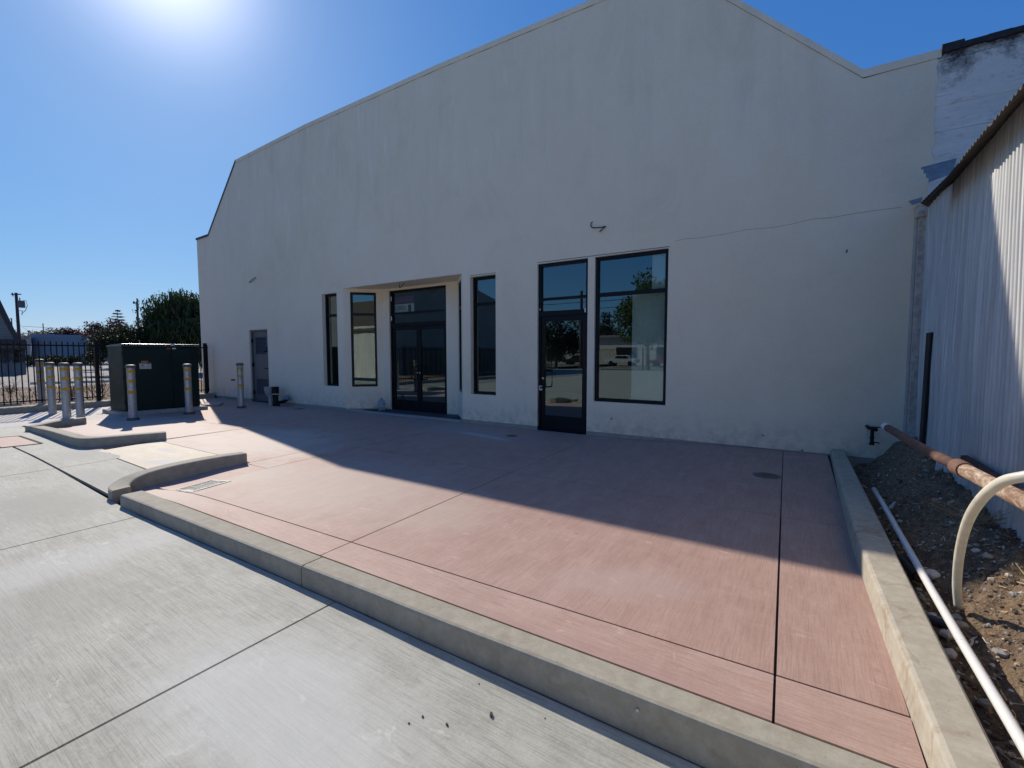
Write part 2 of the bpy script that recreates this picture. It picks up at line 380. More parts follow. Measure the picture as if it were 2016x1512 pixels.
fk1 = lambda x: 1.955+.0135*x         # front kerb, back edge
jF = lambda x: 2.26+.026*x
jM = lambda x: 4.57
yW = lambda x: 7.462
xA = lambda y: -2.84-.032*(y-1.8)
xB = lambda y: -.05-.027*(y-1.9)
xC = lambda y: -5.62-.05*(y-2.6)
xD = lambda y: -6.13-.045*(y-3.1)
xE = lambda y: -9.0-.07*(y-3.3)
xR = lambda y: .409-.0165*(y-2)
def cell(xa, xb, ya, yb):
    def I(fx, fy):
        y = 3.
        for _ in range(6): x = fx(y); y = fy(x)
        return (x, y)
    return [I(xa, ya), I(xb, ya), I(xb, yb), I(xa, yb)]
K = lambda v: (lambda _: v)
mb = MB()
for a, b in ((xA, xB), (xB, xR)):
    slab(mb, cell(a, b, jF, jM), zp, 4, 6, .006); slab(mb, cell(a, b, jM, yW), zp, 5, 6, .0045)
slab(mb, cell(xC, xA, jF, jM), zp, 14, 12, .006); slab(mb, cell(xC, xA, jM, yW), zp, 5, 5, .0045)
slab(mb, cell(xD, xC, K(3.1), jM), zp, 3, 6, .0045); slab(mb, cell(xD, xC, jM, yW), zp, 2, 5, .0045)
slab(mb, cell(xE, xD, K(3.15), jM), zp, 6, 4, .0045); slab(mb, cell(xE, xD, jM, yW), zp, 5, 5, .0045)
slab(mb, [(-13.2, 2.33), (-9.05, 2.33), (-9.1, 4.57), (-13.2, 4.57)], zp, 3, 3, .0045)
slab(mb, [(-13.2, 4.57), (-9.1, 4.57), (-9.3, 7.46), (-13.2, 7.46)], zp, 3, 3, .0045)
slab(mb, [(-16.9, 5.2), (-13.2, 5.2), (-13.2, 7.46), (-16.9, 7.46)], zp, 3, 3, .0045)
tag(mb.build('pavement', PINK), kind='structure')
mb = MB()
for a, b in ((K(-6.5), xA), (xA, xB), (xB, xR)): slab(mb, cell(a, b, fk1, jF), zp, 12, 2, .005)
slab(mb, [(-6.5, 2.1), (-5.62, 2.12), (-5.62, 3.1), (-6.5, 3.1)], lambda x, y: zp(x, y)-.001, 10, 10, .001)
tag(mb.build('pavement', PINKX), kind='structure')
mb = MB()
slab(mb, [(-9.9, 7.452), (-6.0, 7.452), (-6.0, 8.3), (-9.9, 8.3)], lambda x, y: .004, 2, 2, .004)
slab(mb, [(-16.9, 1.74), (-13.2, 1.74), (-13.2, 5.2), (-16.9, 5.2)], lambda x, y: .0, 2, 2, .006)
tag(mb.build('path', PALE), kind='structure')
mb = MB(); slab(mb, [(-8.93, 2.36), (-6.5, 2.36), (-6.5, 3.15), (-8.93, 3.15)], zp, 8, 5, .006)
tag(mb.build('ramp', CREAM), kind='structure')
mb = MB()
xs = [-28.2, -22.46, -16.74, -13.88, -11.02, -8.16, -5.3, -2.44, .42, 3.28]
ysl = [1.73, -2.6, -7, -11.4, -15.8, -20.2, -25.]
zlf = lambda x, y: zl(x)
for a, b in zip(xs, xs[1:]):
    for j, (t, s) in enumerate(zip(ysl, ysl[1:])):
        ta = tb = t
        if j == 0 and a > -6: ta, tb = fk0(a)-.012, fk0(b)-.012
        if j == 0 and abs(a+8.16) < .1:
            slab(mb, [(a, s), (b, s), (b, fk0(b)-.012), (a, 1.73)], zlf, 6, 2, .0075, .06); continue
        slab(mb, [(a, s), (b, s), (b, tb), (a, ta)], zlf, 4, 2, .0075, .06)
for a, b, t in ((-13.2, -11.02, 2.4), (-11.02, -8.16, 2.45), (-8.16, -6.0, 2.352)):
    slab(mb, [(a, 1.745), (b, 1.745), (b, t), (a, t)], lambda x, y: zl(x) if y < 2.0 else min(zl(x), 9)+(zp(x, y)-zl(x) if -9.3 < x < -6.1 else 0), 5, 4, .006)
tag(mb.build('parking_lot', LOT), kind='structure')
# dark filler seen down in the joints
mb = MB()
def bedp(u, v):
    x = -16.9+17.3*u; y0 = fk0(x)+.06 if x > -5.85 else 1.78; y = y0+(8.3-y0)*v
    return (x, y, zp(x, y)-.014 if (y > 2.5 or x > -5.9) else zl(x)-.05)
mb.grid(bedp, 120, 60)
tag(mb.build('pavement_bed', DARKGAP), kind='structure')
mb = MB()
def bedl(u, v):
    x = -28.2+31.5*u; y1 = fk0(x)-.004 if x > -5.85 else 2.44
    return (x, -25+(y1+25)*v, zl(x)-.04)
mb.grid(bedl, 130, 12)
tag(mb.build('parking_lot_bed', simple('dark_lot_caulk', (.02, .019, .018), .9)), kind='structure')  # dark caulk at the bottom of the lot joints
# earth to the horizon
mb = MB(); mb.grid(lambda u, v: (-900+1800*u, -900+1800*v, -.32), 4, 4)
tag(mb.build('ground', M_asphalt('far_ground', (.27, .25, .22))), kind='structure')
# reddish repair patch in the lot
mb = MB(); g = [(-11.7, 1.62), (-10.42, 1.60), (-10.36, 2.05), (-11.6, 2.02)]
mb.face([(x, y, zl(x)+.004) for x, y in g]); mb.m = 1
for i in range(4):
    a, b = Vector(g[i]), Vector(g[(i+1) % 4]); n = (b-a).normalized(); n = Vector((n.y, -n.x))*.022
    mb.face([(p.x, p.y, zl(p.x)+.0075) for p in (a-n, a+n, b+n, b-n)])
tag(mb.build('pavement_patch', [PINK, DARKGAP]), kind='structure')

# ------------------------------------------------------------------ kerbs
def sweep(mb, near, far, bot=-.3, r=.02):
    """near/far: top edges (x,y,z) of a kerb run; rounded arris on the near side"""
    n = len(near); rows = []
    for a, b in zip(near, far):
        a, b = Vector(a), Vector(b); w = (b-a); w.z = 0; w.normalize()
        rows.append([Vector((a.x, a.y, bot))-w*.008, a-Vector((0, 0, r)), a-Vector((0, 0, r*.3))+w*r*.3, a+w*r, b-w*r*.6, b-Vector((0, 0, r*.6)), Vector((b.x, b.y, bot))])
    k = len(rows[0]); base = mb.vs([p for row in rows for p in row])
    for i in range(n-1):
        for j in range(k-1): mb.idx((base+i*k+j, base+(i+1)*k+j, base+(i+1)*k+j+1, base+i*k+j+1))
    mb.idx([base+j for j in range(k)][::-1]); mb.idx([base+(n-1)*k+j for j in range(k)])
def dense(pts, n):
    out = []
    for a, b in zip(pts, pts[1:]):
        for i in range(n): out.append(tuple(Vector(a).lerp(Vector(b), i/n)))
    out.append(pts[-1]); return out
def cr(pts, n=5):
    """Catmull-Rom through pts"""
    P = [Vector(p) for p in pts]; P = [P[0]*2-P[1]]+P+[P[-1]*2-P[-2]]; out = []
    for i in range(1, len(P)-2):
        for k in range(n):
            t = k/n; a, b, c, d = P[i-1:i+3]
            out.append(.5*((2*b)+(c-a)*t+(2*a-5*b+4*c-d)*t*t+(3*b-a-3*c+d)*t**3))
    out.append(P[-2]); return out
def kerb(name, near, far, label, mat=KERB, bot=-.3, smooth=False, grp='concrete kerbs around the patio'):
    mb = MB(); sweep(mb, near, far, bot); o = mb.build(name, mat, org=(near[0][0], near[0][1], 0), smooth=smooth)
    return tag(o, label, 'kerb', grp)
def fr(x0, x1, label):
    n = 10; X = [x0+(x1-x0)*i/n for i in range(n+1)]; wob = [random.uniform(-.003, .003) for _ in X]
    kerb('kerb', [(x, fk0(x)+w, .003) for x, w in zip(X, wob)], [(x, fk1(x), .003) for x in X], label)
fr(-5.80, -2.808, 'concrete kerb along the lot in front, shorter half from the drain to the split')
fr(-2.796, .40, 'long concrete kerb along the lot in the foreground, half right of the split')
def side(y0, y1, label):
    n = 8; Y = [y0+(y1-y0)*i/n for i in range(n+1)]
    xi = lambda y: .350+.0*(y) if y > 4 else .350+(4-y)*.033
    xo = lambda y: .50+.012*(7.4-y)
    kerb('kerb', [(xi(y)+random.uniform(-.002, .003), y, .15) for y in Y], [(xo(y), y, .15) for y in Y], label, KERB_SIDE)
side(7.45, 4.162, 'concrete kerb between patio and dirt, shaded half touching the white wall')
side(4.15, -.6, 'concrete kerb between patio and dirt, sunlit half nearest the viewer')
near = cr([(-6.10, 1.868, .0), (-6.2, 1.892, .004), (-6.28, 1.95, .02), (-6.33, 2.06, .048), (-6.335, 2.2, .075), (-6.29, 2.45, .105), (-6.22, 2.8, .125), (-6.13, 3.11, .13)], 6)
far = cr([(-6.06, 1.69, .0), (-6.2, 1.70, .002), (-6.36, 1.77, .012), (-6.485, 1.93, .042), (-6.53, 2.15, .072), (-6.49, 2.45, .103), (-6.40, 2.8, .125), (-6.30, 3.12, .13)], 6)
kerb('curved_kerb', near, far, 'curved concrete kerb beside the floor drain, right side of the cream ramp', smooth=False)
near = cr([(-11.98, 2.25, .10), (-11.0, 2.26, .12), (-10.1, 2.25, .13), (-9.62, 2.26, .13), (-9.40, 2.31, .13), (-9.26, 2.46, .13), (-9.12, 2.84, .13), (-8.95, 3.25, .13)], 5)
far = cr([(-11.98, 2.42, .10), (-11.0, 2.43, .12), (-10.1, 2.42, .13), (-9.68, 2.43, .13), (-9.54, 2.46, .13), (-9.42, 2.56, .13), (-9.29, 2.88, .13), (-9.12, 3.29, .13)], 5)
kerb('curved_kerb', near, far, 'bent concrete kerb left of the cream ramp, in front of the green cabinet')
near = cr([(-12.02, 2.27, .10), (-12.16, 2.45, .11), (-12.33, 2.75, .13), (-12.46, 3.14, .13)], 4)
far = cr([(-12.22, 2.21, .10), (-12.34, 2.40, .11), (-12.51, 2.71, .13), (-12.65, 3.12, .13)], 4)
kerb('kerb', near, far, 'short concrete kerb just in front of the four bollards on the left')
FX = lambda y: -16.12-.075*(y-2.5)
Y = [-14+i*1.4 for i in range(16)]; Y[-1] = 7.4
kerb('fence_kerb', [(FX(y), y, .15) for y in Y], [(FX(y)-.42, y, .15) for y in Y], 'low concrete kerb running under the black iron fence')
mb = MB(); p = ony(1256, 1396, fk0(-.62)); mb.tube([(p.x, fk0(p.x)+.01, p.z), (p.x, fk0(p.x)-.012, p.z)], .007, 8)
tag(mb.build('cut_bolt', simple('bright_cut_steel', (.6, .6, .6), .3, .8), org=tuple(p)), 'cut steel bolt end in the face of the front kerb', 'bolt')
# felt expansion strip at the foot of the front kerb
mb = MB(); mb.grid(lambda u, v: (-5.8+6.2*u, fk0(-5.8+6.2*u)-.014+.02*v, zl(-5.8+6.2*u)-.006), 20, 1)
tag(mb.build('expansion_joint', CAULK), kind='structure')

# ------------------------------------------------------------------ the white building
YW = 7.454
XL, XEND = -17.385, 1.19
prof = [(XL, 5.335), (-16.57, 5.356), (-14.68, 7.30), (-11.18, 7.41), (-6.6, 7.40), (-3.15, 7.32), (-1.83, 7.29), (.516, 5.00), (XEND, 5.0)]
def roofz(x):
    for (a, za), (b, zb) in zip(prof, prof[1:]):
        if a <= x <= b: return za+(zb-za)*(x-a)/(b-a)
bld = thing('commercial_building', (-8, YW, 0), 'large white stucco building with gabled front and black framed windows', 'building')
# openings: x0,x1,z0,z1
OP = dict(gd=(-14.29, -13.29, 0, 2.176), A=(-10.665, -10.055, .607, 3.0), rec=(-9.79, -5.985, 0, 3.085), F=(-5.775, -5.145, .607, 3.0), D=(-4.202, -3.20, 0, 3.09), B=(-3.074, -1.842, .604, 3.09))
cuts = sorted({p[0] for p in prof} | {v for o in OP.values() for v in o[:2]})
mb = MB(); WB = .07; TH = .25
for a, b in zip(cuts, cuts[1:]):
    m = (a+b)/2; holes = sorted((o[2], o[3]) for o in OP.values() if o[0] < m < o[1])
    z = WB; segs = []
    for h0, h1 in holes:
        if h0 > z: segs.append((z, h0, z, h0))
        z = h1
    segs.append((z, roofz(a), z, roofz(b)))
    for s0, ea, _, eb in segs:
        mb.face([(a, YW, s0), (b, YW, s0), (b, YW, eb), (a, YW, ea)])
        mb.face([(b, YW+TH, s0), (a, YW+TH, s0), (a, YW+TH, ea), (b, YW+TH, eb)])
for k, (x0, x1, z0, z1) in OP.items():
    zb = max(z0, WB) if z0 > 0 else 0
    d = YW+TH if k != 'rec' else YW+.001
    if k == 'rec': continue
    mb.face([(x0, YW, zb), (x0, YW, z1), (x0, d, z1), (x0, d, zb)]); mb.face([(x1, YW, zb), (x1, d, zb), (x1, d, z1), (x1, YW, z1)])
    mb.face([(x0, YW, z1), (x1, YW, z1), (x1, d, z1), (x0, d, z1)])
    if z0 > 0: mb.face([(x0, YW, z0), (x0, d, z0), (x1, d, z0), (x1, YW, z0)])
# left flank, back, roof
mb.face([(XL, 30, -.2), (XL, YW, -.2), (XL, YW, 5.335), (XL, 30, 5.335)])
for (a, za), (b, zb) in zip(prof, prof[1:]): mb.face([(a, YW, za), (b, YW, zb), (b, YW+.3, zb), (a, YW+.3, za)])
wall = mb.build('wall', STUCCO, bld)
mb = MB()
for (a, za), (b, zb) in zip(prof, prof[1:]): mb.face([(a, YW+.3, za-.25), (b, YW+.3, zb-.25), (b, 30, zb-.25), (a, 30, za-.25)])
mb.box(XL, 4.5, 29.8, 30, -.2, 5.0)
mb.build('roof', simple('grey_roofing', (.25, .25, .25), .9), bld)
# footing under the stucco
for a, b in ((XL, -14.29), (-13.29, -9.79), (-5.985, -4.202), (-3.2, XEND)):
    mb = MB(); mb.box(a, b, YW+.012, YW+.2, -.3, WB); mb.build('footing', PAD, bld)
# recessed entrance: two splayed cheeks and the back wall with door opening
recpts = [(-9.79, YW), (-9.11, 8.13), (-6.67, 8.13), (-5.985, YW)]
mb = MB(); zc = 3.085
def splay(mb, p, q, o0, o1, z0, z1, base=.05):
    """wall from p to q with one opening between distances o0..o1 and heights z0..z1"""
    p, q = Vector((*p, 0)), Vector((*q, 0)); L = (q-p).length; t = (q-p)/L; n = Vector((-t.y, t.x, 0))
    if n.y < 0: n = -n
    P = lambda d, z, e=0: tuple(p+t*d+n*e+Vector((0, 0, z)))
    for a, b, c, d in ((0, o0, base, zc), (o1, L, base, zc), (o0, o1, base, z0), (o0, o1, z1, zc)):
        if b > a and d > c: mb.face([P(a, c), P(b, c), P(b, d), P(a, d)])
    e = .14
    mb.face([P(o0, z0), P(o0, z1), P(o0, z1, e), P(o0, z0, e)]); mb.face([P(o1, z0), P(o1, z0, e), P(o1, z1, e), P(o1, z1)])
    mb.face([P(o0, z1), P(o1, z1), P(o1, z1, e), P(o0, z1, e)])
    if z0 > .1: mb.face([P(o0, z0), P(o0, z0, e), P(o1, z0, e), P(o1, z0)])
    return P
PL = splay(mb, recpts[0], recpts[1], .16, .79, .607, 3.0)
PB = splay(mb, recpts[1], recpts[2], .215, 2.105, 0.0, 3.03)
PR = splay(mb, recpts[3], recpts[2], .17, .80, .607, 3.0)
mb.face([(-9.79, YW, zc), (-5.985, YW, zc), (-6.67, 8.13, zc), (-9.11, 8.13, zc)])
mb.build('entrance_recess', STUCCO, bld)
for p, q in zip(recpts, recpts[1:]):
    p, q = Vector((*p, 0)), Vector((*q, 0)); t = (q-p).normalized(); n = Vector((-t.y, t.x, 0)); n = n if n.y > 0 else -n
    for a, b in (((0, .21), (2.11, 2.44)) if p.y == q.y else ((0, (q-p).length),)):
        mb = MB(); mb.obox(p+t*(a+b)/2+n*.06, t*(b-a)/2, n*.05, (0, 0, .052)); mb.build('footing', PAD, bld)

# coping along the roofline
def coping(pts, w0, w1, mat, th, name='coping'):
    mb = MB()
    for (a, za), (b, zb) in zip(pts, pts[1:]):
        mb.hexa(((a, YW-w0, za-th), (b, YW-w0, zb-th), (b, YW+w1, zb-th), (a, YW+w1, za-th)), ((a, YW-w0, za+.012), (b, YW-w0, zb+.012), (b, YW+w1, zb+.012), (a, YW+w1, za+.012)))
    return mb.build(name, mat, bld)
coping(prof[2:8], .010, .3, STUCCO, .085); coping([(.516, 5.0), (1.25, 5.0)], .010, .3, STUCCO, .085)
coping(prof[0:2], .03, .3, simple('dark_metal_flashing', (.05, .055, .07), .5, .4), .05, 'flashing')
coping(prof[1:3], .022, .3, simple('blue_grey_flashing', (.10, .13, .17), .5, .4), .045, 'flashing')
for pts in (prof[2:8], [(.516, 5.0), (1.25, 5.0)]):   # dark strip drawn in for the shadowed gap under the coping, uneven in width
    mb = MB(); rows = []
    for (a, za), (b, zb) in zip(pts, pts[1:]):
        n = max(2, int(abs(b-a)*6))
        for i in range(n+1):
            t = i/n; x = a+(b-a)*t; z = za+(zb-za)*t-.088; th = max(.0015, random.gauss(.002, .0035)); rows.append(((x, YW-.004, z), (x, YW-.004, z-th)))
    n0 = mb.vs([p for r_ in rows for p in r_])
    for i in range(len(rows)-1): mb.idx((n0+2*i+1, n0+2*i+3, n0+2*i+2, n0+2*i))
    mb.build('coping_gap_shade', DARKGAP, bld)
# hairline cracks and small holes in the render
def wallline(pts, w, name='crack', mat=None):
    P = [ony(x, y, YW-.003) for x, y in pts]; mb = MB()
    for a, b in zip(P, P[1:]):
        d = (b-a).normalized(); n = Vector((-d.z, 0, d.x))*w/2; mb.face([a-n, b-n, b+n, a+n])
    mb.build(name, mat or simple('dark_wall_mark', (.20, .18, .16), .9), wall)  # one dark colour for cracks, pocks and head flashings
wallline([(1330, 474), (1352, 470), (1380, 468), (1420, 462), (1470, 452), (1520, 448), (1560, 441), (1600, 431), (1640, 428), (1690, 419), (1740, 412), (1775, 408)], .004)
wallline([(1666, 498), (1668, 491)], .02, 'pock'); wallline([(1202, 824), (1206, 825)], .022, 'pock'); wallline([(1500, 857), (1504, 858)], .02, 'pock')
wallline([(455, 748), (463, 748)], .05, 'vent_slot', BLACK); wallline([(1578, 886), (1581, 888)], .025, 'pock')
wallline([(1057, 517.3), (1318.5, 485.2)], .012, 'head_flashing')
wallline([(925, 542.8), (976, 537)], .01, 'head_flashing')

# ---- window makers
def Pw(x, z, e=0): return (x, YW+e, z)
def framed(P, a, b, z0, z1, bars, fw=.05, e0=.05, e1=.12, nm='window', gl=True, label=None):
    """frame bars in the plane P(d,z,e); bars = heights of cross rails"""
    mb = MB()
    def bar(d0, d1, c0, c1, ee0=e0, ee1=e1):
        mb.hexa([P(d0, c0, ee0), P(d1, c0, ee0), P(d1, c0, ee1), P(d0, c0, ee1)], [P(d0, c1, ee0), P(d1, c1, ee0), P(d1, c1, ee1), P(d0, c1, ee1)])
    bar(a, a+fw, z0, z1); bar(b-fw, b, z0, z1); bar(a+fw, b-fw, z0, z0+fw); bar(a+fw, b-fw, z1-fw, z1)
    for z in bars: bar(a+fw, b-fw, z-fw/2, z+fw/2, e0+.004, e1-.004)
    o = mb.build(nm, BLACKF, bld)
    if label: o['label'] = label
    if gl:
        zs = [z0+fw]+[k for z in sorted(bars) for k in (z-fw/2, z+fw/2)]+[z1-fw]
        for lo, hi in zip(zs[::2], zs[1::2]):
            g = MB(); e = (e0+e1)/2; g.face([P(a+fw, lo, e), P(b-fw, lo, e), P(b-fw, hi, e), P(a+fw, hi, e)])
            g.build('pane', GLASS, o)
            # glazing bead
            bd = MB(); w = .008
            for d0, d1, c0, c1 in ((a+fw, a+fw+w, lo, hi), (b-fw-w, b-fw, lo, hi), (a+fw+w, b-fw-w, lo, lo+w), (a+fw+w, b-fw-w, hi-w, hi)):
                bd.hexa([P(d0, c0, e-.022), P(d1, c0, e-.022), P(d1, c0, e-.002), P(d0, c0, e-.002)], [P(d0, c1, e-.022), P(d1, c1, e-.022), P(d1, c1, e-.002), P(d0, c1, e-.002)])
            bd.build('glazing_bead', BLACKF, o)
    return o
framed(Pw, -10.665, -10.055, .607, 3.0, [2.448], .05, .10, .17, label='slim black window at the left of the entrance')
framed(Pw, -5.775, -5.145, .607, 3.0, [2.448], .05, .10, .17, label='slim black window right of the entrance')
framed(Pw, -3.074, -1.842, .604, 3.09, [2.448], .052, .05, .12, label='widest black window, rightmost')
framed(PL, .16, .79, .607, 3.0, [2.448], .05, .02, .09)
framed(PR, .17, .80, .607, 3.0, [2.448], .05, .02, .09)
# single door: frame, two transom panes, leaf
def doorset(P, a, b, z1, bars, leafs, lab):
    mb = MB()
    def bar(m, d0, d1, c0, c1, e0, e1):
        m.hexa([P(d0, c0, e0), P(d1, c0, e0), P(d1, c0, e1), P(d0, c0, e1)], [P(d0, c1, e0), P(d1, c1, e0), P(d1, c1, e1), P(d0, c1, e1)])
    fw = .05; z0 = .012
    bar(mb, a, a+fw, z0, z1, .04, .15); bar(mb, b-fw, b, z0, z1, .04, .15); bar(mb, a+fw, b-fw, z1-fw, z1, .04, .15)
    hd = 2.13
    bar(mb, a+fw, b-fw, hd, hd+.09, .042, .148)
    for z in bars: bar(mb, a+fw, b-fw, z-.022, z+.022, .044, .146)
    bar(mb, a-.0, b+.0, .0, .014, .03, .16)
    fr_ = mb.build('door_frame', BLACKF, bld); fr_['label'] = lab
    zs = [hd+.09]+[k for z in sorted(bars) for k in (z-.022, z+.022)]+[z1-fw]
    for lo, hi in zip(zs[::2], zs[1::2]):
        g = MB(); g.face([P(a+fw, lo, .09), P(b-fw, lo, .09), P(b-fw, hi, .09), P(a+fw, hi, .09)]); g.build('transom_pane', GLASS, fr_)
    n = len(leafs); w = (b-a-2*fw)/n; out = []
    for i, side_ in enumerate(leafs):
        x0 = a+fw+w*i+.004; x1 = x0+w-.008; m = MB(); s = .065
        bar(m, x0, x0+s, .018, hd-.006, .062, .106); bar(m, x1-s, x1, .018, hd-.006, .062, .106)
        bar(m, x0+s, x1-s, .018, .285, .064, .104); bar(m, x0+s, x1-s, hd-.10, hd-.006, .064, .104)
        lf = m.build('door_leaf', BLACKF, bld)
        g = MB(); g.face([P(x0+s, .285, .085), P(x1-s, .285, .085), P(x1-s, hd-.10, .085), P(x0+s, hd-.10, .085)]); g.build('pane', GLASS, lf)
        hx = (x0+s*.6) if side_ == 'l' else (x1-s*.6); dr = .11 if side_ == 'l' else -.11
        h = MB(); pts = [P(hx, 1.13, .06), P(hx, 1.13, .0), P(hx+dr*.15, 1.13, -.03), P(hx+dr, 1.12, -.035), P(hx+dr, 1.10, -.04), P(hx+dr, .84, -.04), P(hx+dr, .82, -.035), P(hx+dr*.15, .81, -.03), P(hx, .81, 0), P(hx, .81, .06)]
        h.tube(pts, .012, 8); h.build('handle', BLACK, lf)
        k = MB(); c = Vector(P(hx, .98, .06)); nn = (Vector(P(hx, .98, 0))-c).normalized(); k.tube([c, c+nn*.012], .02, 14); k.build('lock_cylinder', M_LOCK, lf)
        out.append(lf)
    return fr_, out
M_LOCK = simple('satin_steel', (.55, .55, .53), .35, .8)
dfr, dl = doorset(Pw, -4.202, -3.20, 3.09, [2.445], ['l'], 'black frame of the single glass door with two transom panes')
dl[0]['label'] = 'single black framed glass door'
dfr2, dl2 = doorset(PB, .215, 2.105, 3.03, [2.462], ['r', 'l'], 'black frame of the recessed double glass door')
# small white stickers and the lock sticker
def plate(name, c, hx, hz, mat, par, y):
    mb = MB(); mb.box(c[0]-hx, c[0]+hx, y-.003, y, c[1]-hz, c[1]+hz); return mb.build(name, mat, par)
plate('sticker', (-4.148, .795), .034, .042, WHITEP, dfr, YW+.038); plate('sticker', (-4.148, .80), .02, .022, simple('printed_grey', (.12, .12, .12), .6), dfr, YW+.0345)
plate('shim', (-3.262, 2.20), .012, .035, WHITEP, dfr, YW+.038); plate('shim', (-4.165, 2.26), .008, .016, WHITEP, dfr, YW+.038)
plate('shim', (-8.852, 2.835), .016, .055, WHITEP, dfr2, 8.13+.038); plate('shim', (-8.852, 2.34), .016, .055, WHITEP, dfr2, 8.13+.038)
# lettered sign standing inside the transom of the double door
a, b = ony(758, 586, 8.30), ony(814.5, 580, 8.30); zt, zb, zm = ony(790, 583.5, 8.30).z, 2.49, ony(790, 599, 8.30).z
sg = thing('window_sign', (a.x, 8.30, zb), 'purple and white lettered sign inside the glass above the double door', 'sign')
mb = MB(); mb.box(a.x, b.x, 8.30, 8.31, zb, zm); mb.build('white_panel', simple('sign_white', (.80, .80, .78), .5, 0, .03, 5), sg); mb = MB(); mb.box(a.x, b.x, 8.30, 8.31, zm, zt); mb.build('purple_panel', simple('sign_purple', (.16, .04, .16), .6, 0, .1, 3), sg)
mb = MB(); mb.box(a.x+.12, b.x-.08, 8.295, 8.298, zm+.07, zt-.09); mb.build('red_band', simple('sign_red', (.36, .04, .09), .5, 0, .35, 14), sg)
text('38 (805)', (ony(785, 607, 8.30).x, 8.296, ony(785, 607, 8.30).z), .15, BLACK, sg, (R(90), 0, 0))
c = ony(806.5, 607, 8.295); mb = MB(); mb.box(c.x-.05, c.x+.05, 8.294, 8.298, c.z-.08, c.z+.09); mb.build('logo_box', simple('sign_slate', (.03, .03, .05), .6), sg)
# grey service door with two louvres
mb = MB(); x0, x1, z1 = -14.29, -13.29, 2.176
for a, b, c, d in ((x0, x0+.05, 0, z1), (x1-.05, x1, 0, z1), (x0+.05, x1-.05, z1-.05, z1)): mb.box(a, b, YW+.045, YW+.16, c, d)
gf = mb.build('door_frame', GREYDOOR, bld)
mb = MB()
lx0, lx1 = x0+.052+.12, x1-.052-.12
mb.box(x0+.054, lx0, YW+.08, YW+.12, .015, z1-.055); mb.box(lx1, x1-.054, YW+.08, YW+.12, .015, z1-.055)
for a, b in ((.015, .19), (.71, 1.42), (1.97, z1-.055)): mb.box(lx0, lx1, YW+.08, YW+.12, a, b)
gd = mb.build('service_door', GREYDOOR, bld); gd['label'] = 'grey metal door with upper and lower louvres'
for a, b in ((.19, .71), (1.42, 1.97)):
    mb = MB()
    for p, q, r_, s_ in ((lx0, lx0+.03, a, b), (lx1-.03, lx1, a, b), (lx0+.03, lx1-.03, a, a+.03), (lx0+.03, lx1-.03, b-.03, b)): mb.box(p, q, YW+.072, YW+.115, r_, s_)
    z = a+.045
    while z < b-.045:
        mb.hexa([(lx0+.03, YW+.078, z-.012), (lx1-.03, YW+.078, z-.012), (lx1-.03, YW+.11, z+.018), (lx0+.03, YW+.11, z+.018)], [(lx0+.03, YW+.078, z-.008), (lx1-.03, YW+.078, z-.008), (lx1-.03, YW+.11, z+.022), (lx0+.03, YW+.11, z+.022)]); z += .04
    mb.build('louvre', simple('louvre_grey', (.10, .105, .115), .55), gd)
    mb = MB(); mb.box(lx0, lx1, YW+.12, YW+.125, a, b); mb.build('louvre_backing', BLACK, gd)
for z in (.28, 1.12, 1.85):
    mb = MB(); mb.box(x0+.03, x0+.075, YW+.036, YW+.08, z-.055, z+.055); mb.build('hinge', BLACK, gd)
mb = MB(); mb.tube([(-13.42, YW+.08, 1.02), (-13.42, YW+.03, 1.02), (-13.55, YW+.02, 1.02)], .012, 8); mb.lathe([(.03, 0), (.03, .01)], (-13.42, YW+.07, 1.015), 12); mb.build('handle', BLACK, gd)
mb = MB(); mb.box(-13.46, -13.36, YW+.05, YW+.08, 1.52, 1.66); mb.tube([(-13.48, YW+.06, 1.54), (-13.5, YW+.02, 1.52)], .02, 8); mb.build('deadbolt', BLACK, gd)

# interior: dim room and pale boards leaning behind the widest window
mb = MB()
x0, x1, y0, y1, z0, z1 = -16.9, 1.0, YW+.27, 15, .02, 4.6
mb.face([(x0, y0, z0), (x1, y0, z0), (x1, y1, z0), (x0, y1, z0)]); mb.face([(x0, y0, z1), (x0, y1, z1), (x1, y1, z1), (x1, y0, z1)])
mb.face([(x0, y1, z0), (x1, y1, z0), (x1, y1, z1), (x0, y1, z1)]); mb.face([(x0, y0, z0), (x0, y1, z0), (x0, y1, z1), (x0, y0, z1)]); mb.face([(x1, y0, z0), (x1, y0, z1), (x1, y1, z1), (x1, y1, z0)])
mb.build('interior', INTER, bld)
mb = MB(); mb.box(-2.47, -1.70, YW+.20, YW+.23, .03, 2.44); mb.box(-2.15, -1.70, YW+.205, YW+.225, 2.44, 3.3)
tag(mb.build('drywall_board', BOARD, org=(-2.1, YW+.3, .03)), 'pale wallboard standing behind the right half of the widest window', 'wallboard')
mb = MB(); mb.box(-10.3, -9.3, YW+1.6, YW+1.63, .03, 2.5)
mb.build('partition', simple('dark_partition', (.03, .05, .06), .8), bld)

